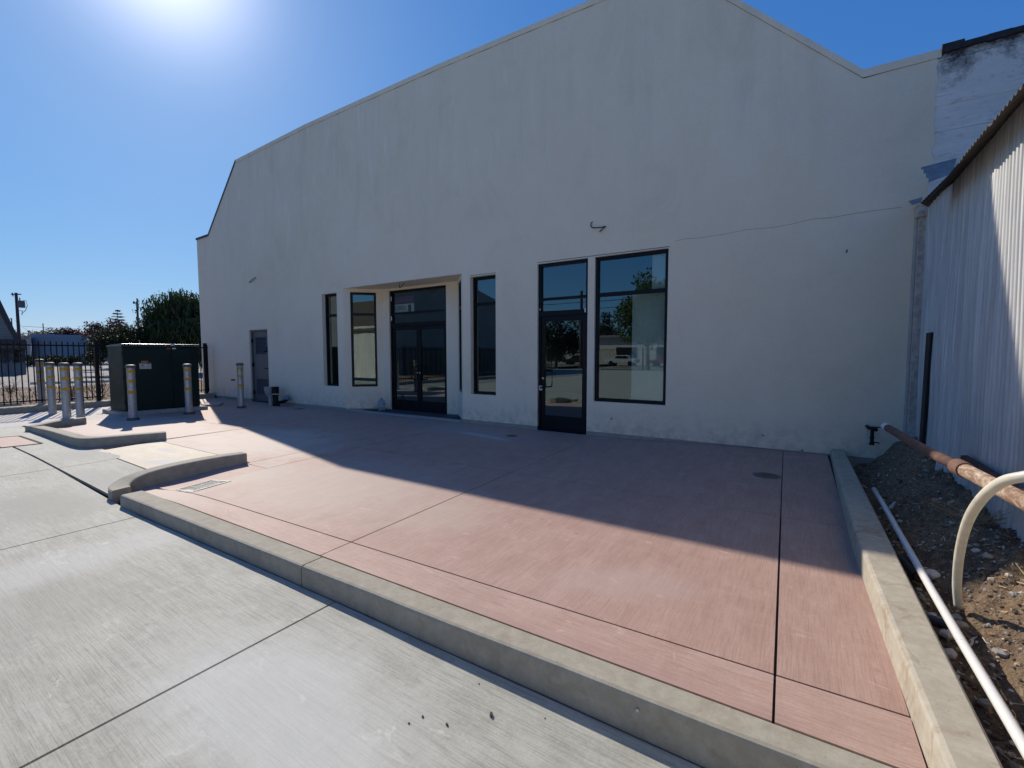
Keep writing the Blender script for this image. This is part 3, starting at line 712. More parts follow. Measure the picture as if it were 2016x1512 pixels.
# old painted wall beyond the stucco, above the shed
old = thing('old_concrete_wall', (3, YW, 0), 'old white painted concrete wall with black mould, above the metal shed', 'wall')
mb = MB(); segs = [5.02, 4.62, 4.36, 4.02, 3.62, 3.2, 2.8, 2.4, 0]
for a, b in zip(segs, segs[1:]):
    o = random.uniform(0, .006); mb.box(XEND, 9, YW+.006+o, YW+.3, b, a-.0005)
mb.box(XEND, 9, YW+.03, YW+.31, -.2, 5.0)
mb.build('wall', OLDWALL, old)
mb = MB()
n = 40
for i in range(n):
    a = 1.25+7.7*i/n; b = 1.25+7.7*(i+1)/n; h = 5.025+random.uniform(-.004, .006)+(.025 if i == 0 else 0)
    mb.box(a, b, YW-.022-random.uniform(0, .006), YW+.3, 4.955+random.uniform(-.006, .006), h)
mb.build('coping', simple('mouldy_black_coping', (.035, .033, .035), .9, 0, .5, 14, .6), old)
mb = MB()   # ragged edge where the new render stops
zz = 5.0; pts = []
while zz > 3.1: pts.append((XEND+.02+random.uniform(-.025, .03), zz)); zz -= .06
for (a, z0), (b, z1) in zip(pts, pts[1:]): mb.hexa([(XEND-.05, YW-.004, z1), (b, YW-.004, z1), (b, YW+.02, z1), (XEND-.05, YW+.02, z1)], [(XEND-.05, YW-.004, z0), (a, YW-.004, z0), (a, YW+.02, z0), (XEND-.05, YW+.02, z0)])
mb.build('render_edge', STUCCO, bld)

# ------------------------------------------------------------------ metal shed
shed = thing('metal_shed', (1.2, 3, 0), 'shed of white corrugated metal sheets on the right, with ragged roof edge', 'shed')
PITCHC = .068
def shedx(y, z):
    x = 1.20+.024*math.sin(2*math.pi*y/PITCHC)
    # wrinkles and crushed lower edge near the wall
    x += .018*math.exp(-((y-6.15-.22*z)/.10)**2)*sm((2.4-z)/1.6) - .03*math.exp(-((y-5.86-.12*z)/.045)**2)*sm((1.9-z)/1.5)
    x += .02*math.exp(-((y-6.45-.10*z)/.16)**2)*math.sin(z*3+1)*sm((3-z)/2)
    x += .012*math.sin(y*1.9+z*.8)+.006*math.sin(y*5.3-z*2.1)
    if z < .55: x -= .05*(.55-z)*math.sin(y*6.1)**2
    return x
def wally(y0, y1, off, zt, zb):
    mb = MB(); n = int((y1-y0)/PITCHC*8); m = 14
    mb.grid(lambda u, v: (shedx(y0+(y1-y0)*u, zb+(zt-zb)*v)+off, y0+(y1-y0)*u+(.012*math.sin(v*9+y0) if y0 > 5 else 0), zb+(zt-zb)*v), n, m)
    return mb
for k, (a, b, o) in enumerate(((6.62, 7.40, .0), (5.72, 6.66, -.006), (4.9, 5.77, .0), (4.0, 4.95, -.006), (3.1, 4.05, 0), (2.2, 3.15, -.006), (1.3, 2.25, 0), (-.5, 1.35, -.006), (-14, -.45, 0))):
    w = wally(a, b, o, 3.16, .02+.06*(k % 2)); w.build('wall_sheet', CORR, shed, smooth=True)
# roof overhang: corrugated sheets falling towards the patio
def roof(y0, y1, z0, x0=1.0, jag=.02, slope=.85, drop=0):
    mb = MB(); n = int((y1-y0)/PITCHC*8)
    ed = {}
    def fn(u, v):
        y = y0+(y1-y0)*u; k = int(y/.62); ed.setdefault(k, random.uniform(-jag, jag)); x = (x0+ed[k])+(3.6-x0)*v
        return (x, y, z0+.008*(y-4)+slope*(x-1.0)+.010*math.sin(2*math.pi*y/PITCHC)+drop*(y-y0))
    mb.grid(fn, n, 3); return mb
r1 = roof(-14, 6.3, 2.945); r1.build('roof_sheet', [ROOFU], shed, smooth=True)
# lower patch of roof next to the wall, with the bent loose sheet above it
def quadsheet(c, nu, nv, amp, waves, along='v'):
    c = [Vector(p) for p in c]; nrm = (c[1]-c[0]).cross(c[3]-c[0]).normalized(); mb = MB()
    def fn(u, v):
        p = (c[0]*(1-u)+c[1]*u)*(1-v)+(c[3]*(1-u)+c[2]*u)*v
        w = u if along == 'v' else v
        return tuple(p+nrm*amp*math.sin(2*math.pi*waves*w))
    mb.grid(fn, nu, nv); return mb
lo = quadsheet([onx(1806, 406, 1.09), onx(1820, 370, 1.10), onx(1872, 343, 1.13), onx(1858, 395, 1.215)], 6, 64, .008, 1, 'u')
lo = quadsheet([onx(1812, 400, 1.08), onx(1866, 346, 1.10), onx(1895, 338, 1.22), onx(1832, 410, 1.20)], 80, 4, .007, 10)
lo.build('roof_sheet', [ROOFU], shed, smooth=True)
A_, B_, C_, D_ = ony(1813.5, 329.5, 7.05), ony(1884, 311, 7.25), ony(1876, 340, 6.85), ony(1830, 357.5, 6.75)
ls = quadsheet([A_, B_, C_, D_], 6, 44, .013, 3.4, 'u'); o = ls.build('loose_roof_sheet', SHEETM, shed, smooth=True)
tail = quadsheet([ony(1788, 396, 7.42), ony(1816, 388, 7.40), ony(1814, 398, 7.2), ony(1796, 404, 7.2)], 4, 24, .006, 3, 'u'); tail.build('bent_flashing', SHEETM, shed, smooth=True)
mb = MB()
a = ony(1803, 408, 7.40); b = ony(1825, 428, 7.40)
mb.box(a.x, b.x+.02, 7.30, 7.44, b.z, a.z); mb.build('fascia_block', WOODW, shed, bevel=.004)
mb = MB()
zz = .02
for i in range(8):
    z2 = zz+.386; j = random.uniform(-.004, .004)
    mb.hexa([(1.118+j, 7.35, zz), (1.195, 7.35, zz), (1.195, 7.44, zz), (1.118, 7.44, zz)], [(1.118-j, 7.35, z2), (1.195, 7.35, z2), (1.195, 7.44, z2), (1.118, 7.44, z2)]); zz = z2
mb.build('corner_post', WOODW, shed)
mb = MB(); mb.box(1.085, 1.112, 7.43, 7.452, .0, 3.2); mb.build('corner_bead', simple('bead_offwhite', (.50, .48, .44), .8), shed)
# dark board against the shed
mb = MB(); mb.hexa([(1.150, 6.74, .25), (1.165, 6.98, .25), (1.185, 6.98, .25), (1.17, 6.74, .25)], [(1.165, 6.70, 1.66), (1.165, 6.92, 1.66), (1.185, 6.92, 1.66), (1.185, 6.70, 1.66)])
tag(mb.build('dark_board', simple('tarred_board', (.012, .010, .010), .7), org=(1.16, 6.85, .25)), 'narrow black board standing upright against the corrugated shed', 'board')

# ------------------------------------------------------------------ dirt strip and what lies in it
def zs(x, y):
    b = -.03+.30*sm((x-.62)/.55)+.05*math.sin(y*1.3+.4)*sm((x-.5)/.5)
    b += .14*sm((y-5.6)/1.6)*sm((x-.75)/.4)
    b += .020*math.sin(x*17+y*3)*math.sin(y*11)+.012*math.sin(x*41-y*23)+.008*math.sin(x*71+y*63)
    b -= .05*math.exp(-((x-.58)/.05)**2)
    return b
mb = MB(); mb.grid(lambda u, v: (.45+1.4*u, -1.+8.47*v, zs(.45+1.4*u, -1+8.47*v)), 70, 330)
tag(mb.build('soil', SOIL, smooth=True), kind='structure')
def stone(mb, c, r, seed=None):
    rnd = random.Random(seed) if seed is not None else random
    sx, sy, sz = (rnd.uniform(.6, 1.25) for _ in range(3)); a = rnd.uniform(0, 6.3); ca, sa = math.cos(a), math.sin(a); n = 6; rows = []
    for i, (ph) in enumerate((-1.2, -.35, .45, 1.25)):
        rr = math.cos(ph*.95)*r; z = math.sin(ph*.95)*r*.7*sz
        rows.append(mb.vs([(c[0]+(rr*sx*rnd.uniform(.8, 1.15)*math.cos(2*math.pi*j/n))*ca-(rr*sy*math.sin(2*math.pi*j/n))*sa, c[1]+(rr*sx*math.cos(2*math.pi*j/n))*sa+(rr*sy*rnd.uniform(.8, 1.15)*math.sin(2*math.pi*j/n))*ca, c[2]+z+rnd.uniform(-.1, .1)*r) for j in range(n)]))
    for p, q in zip(rows, rows[1:]):
        for j in range(n): mb.idx((p+j, p+(j+1) % n, q+(j+1) % n, q+j))
    mb.idx([rows[0]+j for j in range(n)][::-1]); mb.idx([rows[-1]+j for j in range(n)])
ST1 = simple('tan_stone', (.34, .28, .21), .9, 0, .3, 30, .5); ST2 = simple('grey_stone', (.27, .26, .24), .9, 0, .3, 30, .5); ST3 = simple('pale_mortar_chunk', (.56, .52, .45), .9, 0, .2, 30, .6)
mb = MB()
for i in range(2600):
    x = random.uniform(.56, 1.25); y = random.choice((random.uniform(1.0, 4.5), random.uniform(1.6, 7.3))); mb.m = random.choice((0, 0, 1, 2, 3, 3, 3, 3)); stone(mb, (x, y, zs(x, y)+.002), random.uniform(.003, .013)*(1.2 if x < .75 else 1))
for i in range(110):
    y = random.uniform(1.1, 6.5); x = random.choice((random.uniform(.57, .72), random.uniform(.57, 1.15))); mb.m = random.choice((0, 1, 2, 3)); stone(mb, (x, y, zs(x, y)+.004), random.uniform(.012, .03))
tag(mb.build('gravel', [ST1, ST2, ST3, simple('dark_clod', (.10, .07, .05), .95, 0, .3, 30)]), kind='stuff')
mb = MB()
for i in range(900):   # leaf litter, straw
    x = random.uniform(.57, 1.2); y = random.uniform(1.0, 7.2); z = zs(x, y)+.010+random.uniform(0, .008); a = random.uniform(0, 6.28); L = random.uniform(.01, .05); w = random.uniform(.001, .004) if random.random() < .6 else random.uniform(.006, .013)
    dx, dy = math.cos(a)*L/2, math.sin(a)*L/2; nx, ny = -math.sin(a)*w/2, math.cos(a)*w/2; t = random.uniform(-.012, .012); mb.m = random.choice((0, 0, 1, 2))
    mb.face([(x-dx-nx, y-dy-ny, z-t), (x+dx-nx, y+dy-ny, z+t), (x+dx+nx, y+dy+ny, z+t+.003), (x-dx+nx, y-dy+ny, z-t+.003)])
tag(mb.build('leaf_litter', [simple('straw', (.42, .33, .20), .8), simple('dead_leaf', (.26, .14, .07), .8), simple('pale_leaf', (.50, .45, .36), .8)]), kind='stuff')
for (px, py, r, m, lab) in ((1855, 1222, .062, ST1, 'flat tan rock leaning against the kerb in the dirt'), (1838, 1190, .045, ST3, 'pale broken chunk between kerb and white pipe'), (1885, 1205, .035, ST2, 'grey stone at the foot of the bent cream conduit'),
        (1868, 1240, .04, ST3, 'white lumpy mortar piece beside the dark can'), (1872, 1265, .036, ST3, 'second white mortar lump, nearer the viewer'), (1893, 1222, .03, ST1, 'brown stone tucked under the white pipe'), (1835, 1125, .05, ST3, 'pale slab chip beside the buried black pipe'), (1905, 1112, .03, ST2, 'grey stone behind the cream conduit')):
    p = onz(px, py, .03); mb = MB(); stone(mb, (p.x, p.y, zs(p.x, p.y)+r*.35), r, px)
    tag(mb.build('stone', m, org=(p.x, p.y, zs(p.x, p.y)), bevel=.006), lab, 'stone')
# white PVC pipe on the dirt
mb = MB(); P0, P1 = Vector((.632, 5.68, .085)), Vector((.690, 1.0, .085))
mb.tube([P0.lerp(P1, i/10)+Vector((.004*math.sin(i), 0, .002*math.sin(i*1.7))) for i in range(11)], .0205, 16)
pv = NT('scuffed_white_pvc'); c_ = pv.mix(pv.ramp(pv.noise((30, 8, 30), 5, .8, dist=2), .60, .66, 0, .75), (.72, .71, .69), (.30, .25, .22))
PVC = pv.surf(c_, .35)
tag(mb.build('white_pipe', PVC, org=tuple(P0), smooth=True), 'long thin white plastic pipe lying on the dirt beside the kerb', 'pipe')
# bent cream conduit
cp = cr([tuple(at(*q)) for q in ((1887, 1195, 2.46), (1884, 1150, 2.40), (1889, 1090, 2.26), (1904, 1030, 2.06), (1930, 985, 1.88), (1966, 953, 1.74), (2005, 940, 1.66), (2060, 940, 1.60), (2130, 990, 1.60), (2150, 1120, 1.66))], 6)
mb = MB(); mb.tube(cp, .0192, 16)
tag(mb.build('bent_conduit', CREAMP, org=tuple(cp[0]), smooth=True), 'cream plastic conduit rising from the dirt and bending over to the right', 'conduit')
# rusty pipe rail
RP = [Vector((.885, 7.30, .525)), Vector((1.0, 5.70, .515)), Vector((1.075, 4.88, .525)), Vector((1.20, 3.7, .52)), Vector((1.36, 2.2, .52)), Vector((1.50, .9, .52))]
RP = [CAM+(p-CAM)*.738 for p in RP]
rp = thing('rusty_pipe', tuple(RP[0]), 'long rusty steel pipe running level beside the shed, white painted tip at the far end', 'pipe')
mb = MB(); mb.tube(RP[:3], .032, 16); mb.build('far_length', simple('dark_rust', (.16, .085, .06), .85, 0, .35, 14, .5), rp, smooth=True)
mb = MB(); mb.tube([RP[2].lerp(RP[3], -.06), RP[2].lerp(RP[3], .07)], .046, 16); mb.build('coupling', simple('dark_rust', (.16, .085, .06)), rp, smooth=False)
mb = MB(); mb.tube(RP[2:], .038, 18); mb.build('near_length', RUST, rp, smooth=True)
mb = MB(); d = (RP[0]-RP[1]).normalized(); mb.tube([RP[0]-d*.14, RP[0]-d*.02, RP[0], RP[0]+d*.01], [.034, .034, .028, .016], 16); mb.build('painted_tip', simple('flaking_white_paint', (.62, .62, .60), .7, 0, .2, 25), rp, smooth=True)
p = RP[4].lerp(RP[5], .6); mb = MB(); mb.tube([(p.x, p.y, 0.), (p.x, p.y, p.z-.035)], .03, 10); mb.build('stand', simple('dark_rust', (.16, .085, .06)), rp)
p = RP[4].lerp(RP[5], .1); mb = MB(); mb.tube([(p.x, p.y, 0.), (p.x, p.y, p.z-.035)], .03, 10); mb.build('stand', simple('dark_rust', (.16, .085, .06)), rp)
# angle-iron rail on the shed
rl = MB(); a, b = Vector((1.135, 5.05, .56)), Vector((1.145, 1.0, .585)); n = 24
for i in range(n):
    p, q = a.lerp(b, i/n), a.lerp(b, (i+1)/n); w = random.uniform(-.004, .006)
    rl.hexa([p+Vector((-.035+w, 0, -.045)), q+Vector((-.035+w, 0, -.045)), q+Vector((.01, 0, -.045)), p+Vector((.01, 0, -.045))], [p+Vector((-.035+w, 0, .04)), q+Vector((-.035+w, 0, .04)), q+Vector((.01, 0, .045)), p+Vector((.01, 0, .045))])
tag(rl.build('rusty_rail', simple('flaking_rust_rail', (.10, .05, .04), .85, 0, .6, 18, .7), org=tuple(a)), 'dark rusty flat rail fixed along the foot of the shed', 'rail')
# buried black pipe stub, can, plastic scrap
mb = MB(); p = onz(1800, 1135, .02); mb.tube([(p.x-.02, p.y+.28, .02), (p.x+.02, p.y-.02, .03)], .035, 14, cap=False); mb.tube([(p.x-.02, p.y+.28, .02), (p.x+.02, p.y-.02, .03)], .028, 14, cap=True)
tag(mb.build('drain_pipe', simple('black_plastic', (.02, .02, .022), .5), org=(p.x, p.y, .0), smooth=False), 'black corrugated drain pipe end half buried beside the kerb', 'pipe')
mb = MB(); p = onz(1838, 1236, .0); mb.tube([(p.x-.03, p.y+.02, .03), (p.x+.05, p.y-.03, .045)], .028, 14)
tag(mb.build('black_cup', simple('black_plastic_gloss', (.018, .02, .028), .25), org=(p.x, p.y, 0)), 'small shiny black plastic cup lying between kerb and white mortar lumps', 'cup')
mb = MB(); p = onz(1728, 1003, .06)
pts = [(0, 0, 0), (.05, .03, .03), (.09, .03, .02), (.13, -.02, 0), (.1, -.0, .02), (.06, -.01, .02)]
mb.face([(p.x+a*.8, p.y+b*.8, p.z+c) for a, b, c in pts]); mb.face([(p.x+.07, p.y+.03, p.z+.02), (p.x+.12, p.y+.12, p.z+.06), (p.x+.14, p.y+.13, p.z+.06), (p.x+.10, p.y+.02, p.z+.02)])
tag(mb.build('cut_plastic_strip', simple('grey_green_plastic', (.30, .34, .32), .5), org=tuple(p)), 'curled grey plastic scrap behind the kerb, in the shade', 'scrap')
# dry twigs
def twigs(name, c, n, L, r, mat, label, spread=.9, up=.6, cat='weed', grp=None):
    mb = MB()
    for i in range(n):
        a = random.uniform(0, 6.28); d = Vector((math.cos(a)*spread*random.random(), math.sin(a)*spread*random.random(), up*random.uniform(.5, 1.3))); p = Vector(c)+Vector((random.uniform(-.05, .05)*L, random.uniform(-.05, .05)*L, 0)); l = L*random.uniform(.5, 1)
        mid = p+d*l*.5+Vector((random.uniform(-.06, .06), random.uniform(-.06, .06), .02))*L; end = p+d*l
        mb.tube([p, mid, end], r, 4, r2=r*.35)
        for k in range(3):
            t = random.uniform(.3, .9); q = p.lerp(end, t); mb.tube([q, q+Vector((random.uniform(-.3, .3), random.uniform(-.3, .3), random.uniform(.05, .3)))*L*.5], r*.5, 3, r2=r*.2)
    return tag(mb.build(name, mat, org=tuple(c)), label, cat, grp)
for k, (px, py, L) in enumerate(((1700, 985, .3), (1790, 1040, .35), (1880, 1080, .3))):
    p = onz(px, py, .1); tt = ('thin', 'forked', 'tangled')[k]; twigs('dry_root', (p.x, p.y, zs(p.x, p.y)), 9, L, .0025, simple('root_brown', (.22, .16, .10), .9), tt+' dry roots on the dirt '+('near the far end of the white pipe', 'right of the middle of the white pipe', 'behind the foot of the cream conduit')[k], 1.2, .12, 'roots')
TW = simple('dry_stalk', (.30, .23, .14), .9); TWD = simple('dark_dry_stalk', (.10, .07, .045), .9)
twigs('dry_weed', (1.08, 4.35, zs(1.08, 4.35)), 26, .42, .003, TW, 'dry grey weed sprawling against the shed below the rusty pipe', 1.2, .5)
twigs('dry_weed', (1.05, 3.25, zs(1.05, 3.25)), 12, .3, .003, simple('yellow_stalk', (.55, .42, .16), .8), 'pale dry stalks in the sunny dirt at the right edge', 1.1, .5)

# faucet pipe by the kerb
fc = thing('wall_faucet', (.72, 7.45, .48), 'black outdoor faucet pipe with a paper tag, sticking out of the wall near the kerb', 'faucet')
mb = MB(); mb.tube([(.725, 7.45, .485), (.735, 7.30, .485), (.80, 7.22, .475)], .022, 12); mb.tube([(.765, 7.27, .47), (.765, 7.27, .30)], .02, 12); mb.build('pipe', BLACK, fc, smooth=False)
mb = MB(); mb.tube([(.765, 7.27, .36), (.765, 7.27, .375)], .026, 12); mb.build('ring', BLACK, fc); mb = MB(); mb.tube([(.765, 7.27, .30), (.765, 7.27, .275)], .028, 12); mb.tube([(.77, 7.26, .315), (.83, 7.2, .315)], .008, 8); mb.build('spout', BLACK, fc)
mb = MB(); mb.tube([(.80, 7.22, .475), (.80, 7.22, .51)], .008, 8); mb.obox((.80, 7.21, .512), (.05, .012, 0), (-.004, .014, 0), (0, 0, .005)); mb.build('valve_handle', BLACK, fc)
mb = MB(); mb.obox((.845, 7.19, .455), (.026, .008, -.012), (0, .001, 0), (.008, 0, .02)); mb.build('paper_tag', WHITEP, fc)

# cable stubs on the wall
def cable(pts, r, label):
    P = [Vector(p) for p in pts]; mb = MB(); mb.tube(cr([tuple(p) for p in P], 6), r, 8)
    tag(mb.build('cable_stub', BLACK, org=tuple(P[0]), smooth=True), label, 'cable')
e = YW
cable([ony(1166, 437, e), ony(1163.5, 440, e-.04), ony(1164, 446, e-.05), ony(1170, 448.6, e-.05), ony(1180, 448, e-.04), ony(1189, 446.5, e-.03), ony(1192.5, 445.5, e-.02), ony(1188, 449, e-.03), ony(1180.5, 456.5, e-.04)], .009, 'bent black cable end sticking out of the wall above the single glass door')
cable([ony(490.5, 556.5, e), ony(495, 550.5, e-.05), ony(503, 546, e-.06), ony(498, 551.5, e-.05), ony(491, 556.5, e-.01)], .006, 'small looped cable on the wall above and right of the grey service door')
zz = 3.07
a = Vector((-8.0, 7.66, 3.085))
cable([a, a+Vector((-.02, 0, -.06)), a+Vector((0, 0, -.10)), a+Vector((.09, 0, -.05)), a+Vector((.14, .0, .0))], .007, 'thin cable loop hanging from the ceiling of the entrance recess')

# ------------------------------------------------------------------ drains and covers in the pavement
gr = thing('floor_drain', (-5.57, 2.36, 0), 'rectangular metal grate drain beside the curved kerb', 'drain')
A, B, C2, D2 = Vector((-5.36, 2.15)), Vector((-5.46, 2.57)), Vector((-5.79, 2.53)), Vector((-5.72, 2.15))
cor = [A, B, C2, D2]; cc = sum(cor, Vector((0, 0)))/4
def gp(u, v): return (D2*(1-u)+A*u)*(1-v)+(C2*(1-u)+B*u)*v
def gz(p, dz): return (p.x, p.y, zp(p.x, p.y)+dz)
mb = MB()
def strip(u0, v0, u1, v1, w, z0, z1):
    p, q = gp(u0, v0), gp(u1, v1); d = (q-p).normalized(); n = Vector((-d.y, d.x))*w/2
    mb.hexa([gz(x, z0) for x in (p-n, q-n, q+n, p+n)], [gz(x, z1) for x in (p-n, q-n, q+n, p+n)])
for a in (((-.04, 0), (1.04, 0)), ((-.04, 1), (1.04, 1)), ((0, -.0), (0, 1)), ((1, 0), (1, 1))): strip(*a[0], *a[1], .016, -.01, .005+.001*(a[0][0] == 0))
mb.build('frame', simple('zinc_frame', (.38, .37, .34), .6, .1, .1, 9), gr)
mb = MB()
for i in range(1, 11): strip(.0, i/11, 1., i/11, .006, -.003, .001)
for i in range(1, 9): strip(i/9, 0, i/9, 1, .006, -.003, .0015)
mb.build('grate', GALV, gr)
mb = MB(); mb.face([gz(gp(u, v), .0006) for u, v in ((0, 0), (1, 0), (1, 1), (0, 1))]); mb.build('pit', simple('drain_black', (.006, .006, .006), 1), gr)
def cover(c, r, label, ring):
    z = zp(*c); t = thing('cleanout_cover', (c[0], c[1], z), label, 'drain cover')
    mb = MB(); mb.lathe([(r, -.01), (r, .004), (r*.96, .005)], (c[0], c[1], z), 24); mb.build('lid', BRASS, t, bevel=0)
    if ring: mb = MB(); mb.lathe([(r*1.28, -.01), (r*1.28, .0025)], (c[0], c[1], z), 28); mb.build('collar', simple('collar_concrete', (.20, .15, .14), .9), t)
    mb = MB(); mb.box(c[0]-r*.35, c[0]+r*.35, c[1]-.012, c[1]+.012, z+.005, z+.011); mb.build('lid_bar', BRASS, t)
cover((-11.15, 7.03), .14, 'round dark cover in the shaded paving near the black riser pipe', False)
cover((-4.27, 6.67), .10, 'round bronze cover in the shaded paving in front of the single door', False)
cover((-.31, 6.0), .12, 'round dark cover with concrete collar in the paving near the right kerb', True)

# ------------------------------------------------------------------ bollards
def bollard(loc, label, base=False, h=1.21):
    o = thing('bollard', loc, label, 'bollard', 'steel bollards with yellow bands'); x, y, z = loc
    mb = MB(); mb.lathe([(.075, -.05), (.075, h-.07)], loc, 24); mb.build('pipe', GALV, o, smooth=True)
    mb = MB(); mb.lathe([(.077, h-.075), (.091, h-.07), (.092, h-.02), (.080, h-.006), (.05, h), (.01, h+.002)], loc, 24); mb.build('cap', simple('grey_cap', (.12, .115, .10), .55, 0, .15, 20), o, smooth=True)
    for zb in (h-.15, h-.36, h-.60):
        mb = MB(); mb.lathe([(.0765, zb-.028), (.0775, zb-.026), (.0775, zb+.034), (.0765, zb+.036)], loc, 24); mb.build('yellow_band', YELLOW, o, smooth=True)
    if base: mb = MB(); mb.lathe([(.115, -.02), (.115, .03), (.10, .05), (.078, .055)], loc, 24); mb.build('base_collar', simple('collar_dark', (.10, .09, .085), .8), o)
    for c in COL.objects:
        if c.parent == o and c.data and c.name.startswith(('pipe', 'cap')):
            c.modifiers.new('e', 'EDGE_SPLIT').split_angle = R(50)
    return o
B0 = bollard((-12.33, 3.88, 0), 'yellow banded bollard standing in front of the left half of the green cabinet', True)
def cb(loc, label, base=None, src=None, rz=0):
    o = copy_tree(src or B0); o.location = loc; o.rotation_euler.z = rz; o['label'] = label
    return o
cb((-12.45, 5.01, 0), 'yellow banded bollard standing in front of the right half of the green cabinet', rz=1)
cb((-12.70, 6.35, 0), 'yellow banded bollard in the shade beside the grey service door', rz=2)
B1 = bollard((-13.86, 3.40, 0), 'rightmost and nearest of the four bollards grouped before the fence', False, 1.25)
cb((-14.12, 3.23, 0), 'third from the left of the four bollards grouped before the fence', src=B1, rz=1.3)
cb((-15.27, 3.245, 0), 'second from the left of the four bollards grouped before the fence', src=B1, rz=2.1)
cb((-16.59, 3.34, .145), 'leftmost of the four bollards grouped before the fence, standing on the fence kerb', src=B1, rz=3.3).scale = (1, 1, .94)

# ------------------------------------------------------------------ transformer cabinet
tc = thing('transformer_cabinet', (-13.8, 4.8, 0), 'large dark green steel transformer cabinet on a concrete pad', 'transformer')
ca, sa = math.cos(.02), math.sin(.02)
FR = lambda u, v, z: (-13.30+u-.0*v, 4.10+v, z)      # u: +x out of the front, v: along the front
def q4(mb, u0, u1, v0, v1, z0, z1, sk=.19):
    P = lambda u, v, z: (-13.40+u+sk*(v/1.5), 4.08+v, z)
    mb.hexa([P(u0, v0, z0), P(u1, v0, z0), P(u1, v1, z0), P(u0, v1, z0)], [P(u0, v0, z1), P(u1, v0, z1), P(u1, v1, z1), P(u0, v1, z1)])
mb = MB(); q4(mb, -1.1, .12, -.12, 1.62, -.05, .09); mb.build('pad', PAD, tc, bevel=.01)
mb = MB(); q4(mb, -.95, -.03, 0, 1.5, .09, 1.62); mb.build('tank', GREEN, tc, bevel=.01)
mb = MB(); q4(mb, -.03, 0, .004, .93, .11, 1.60); mb.build('cabinet_door', GREEN, tc, bevel=.006)
mb = MB(); q4(mb, -.03, 0, .945, 1.496, .11, 1.60); mb.build('cabinet_door', GREEN, tc, bevel=.006)
mb = MB()
P = lambda u, v, z: (-13.40+u+.19*(v/1.5), 4.08+v, z)
mb.hexa([P(-.97, -.02, 1.62), P(.03, -.02, 1.62), P(.03, 1.52, 1.62), P(-.97, 1.52, 1.62)], [P(-.93, -.02, 1.655), P(.02, -.02, 1.69), P(.02, 1.52, 1.69), P(-.93, 1.52, 1.655)])
mb.build('lid', simple('lid_green', (.03, .04, .035), .3, .2), tc, bevel=.006)
def plq(mb, u, v0, v1, z0, z1): mb.hexa([P(u, v0, z0), P(u+.003, v0, z0), P(u+.003, v1, z0), P(u, v1, z0)], [P(u, v0, z1), P(u+.003, v0, z1), P(u+.003, v1, z1), P(u, v1, z1)])
mb = MB(); plq(mb, .001, .30, .52, 1.09, 1.23); wl = mb.build('warning_label', LABELW, tc)
mb = MB(); plq(mb, .0045, .31, .405, 1.205, 1.222); mb.build('red_header', REDM, wl)
mb = MB(); plq(mb, .0045, .415, .51, 1.205, 1.222); plq(mb, .0045, .335, .37, 1.165, 1.19); plq(mb, .0045, .375, .388, 1.16, 1.17); mb.build('black_print', BLACK, wl)
mb = MB()
for i in range(10): mb.tube([P(.006, .462+.024*math.cos(i*.63), 1.172+.022*math.sin(i*.63)), P(.006, .462+.024*math.cos((i+.8)*.63), 1.172+.022*math.sin((i+.8)*.63))], .003, 4)
for z in (1.145, 1.132, 1.119, 1.106): plq(mb, .0045, .312, .40, z, z+.004); plq(mb, .0045, .418, .505, z, z+.004)
mb.build('small_print', simple('grey_print', (.2, .2, .2), .6), wl)
mb = MB(); plq(mb, .001, .335, .465, 1.245, 1.28); ol = mb.build('warning_strip', LABELO, tc)
text('WARNING', P(.006, .40, 1.262), .028, BLACK, ol, (R(90), 0, R(83)))
mb = MB(); plq(mb, .002, .955, 1.03, 1.57, 1.60); mb.box(*(lambda p: (p[0]-.01, p[0]+.012, p[1]-.04, p[1]+.04, 1.655, 1.70))(P(.02, .96, 0))); mb.build('lock_plate', WHITEP, tc)
mb = MB(); plq(mb, .002, .84, .925, 1.565, 1.60); mb.build('red_sticker', REDM, tc)
mb = MB(); mb.box(*(lambda p: (p[0], p[0]+.02, p[1]-.02, p[1]+.02, .85, .95))(P(0, .985, 0))); mb.build('handle', BLACK, tc)
mb = MB()
for z in (.3, .9, 1.45): mb.box(-13.425, -13.40, 4.068, 4.080, z-.05, z+.05)
mb.build('hinges', BLACK, tc)

# ------------------------------------------------------------------ iron fence
def fence(p0, p1, z0, top, label, posts, step=.112, tall=None, gap=None):
    p0, p1 = Vector((*p0, 0)), Vector((*p1, 0)); L = (p1-p0).length; d = (p1-p0)/L; o = thing('iron_fence', (p0.x, p0.y, z0), label, 'fence'); n = Vector((-d.y, d.x, 0))
    mb = MB(); s = step
    while s < L:
        c = p0+d*s; mb.obox(c+Vector((0, 0, (z0+.05+top)/2)), d*.0105, n*.0105, (0, 0, (top-z0-.05)/2)); s += step
    for z in (top-.10, z0+.12): mb.obox((p0+p1)/2+Vector((0, 0, z)), d*L/2, n*.018, (0, 0, .018))
    mb.build('picket_panel', BLACK, o)
    for s in posts:
        mb = MB(); c = p0+d*s; mb.obox(c+Vector((0, 0, (z0+top+.03)/2)), d*.04, n*.04, (0, 0, (top+.03-z0)/2)); mb.obox(c+Vector((0, 0, top+.04)), d*.045, n*.045, (0, 0, .012)); mb.build('post', BLACK, o)
    return o
f0, f1 = (FX(-14)-.25, -14.), (FX(4.55)-.25, 4.55)
fence(f0, f1, .15, 1.775, 'black iron picket fence standing on the kerb left of the green cabinet', [1.1, 3.6, 6.1, 8.6, 11.1, 13.6, 16.0, 18.5])
fence((FX(4.62)-.25, 4.66), (FX(7.3)-.25, 7.36), .15, 1.76, 'short black iron fence panel between the green cabinet and the white wall', [2.62])

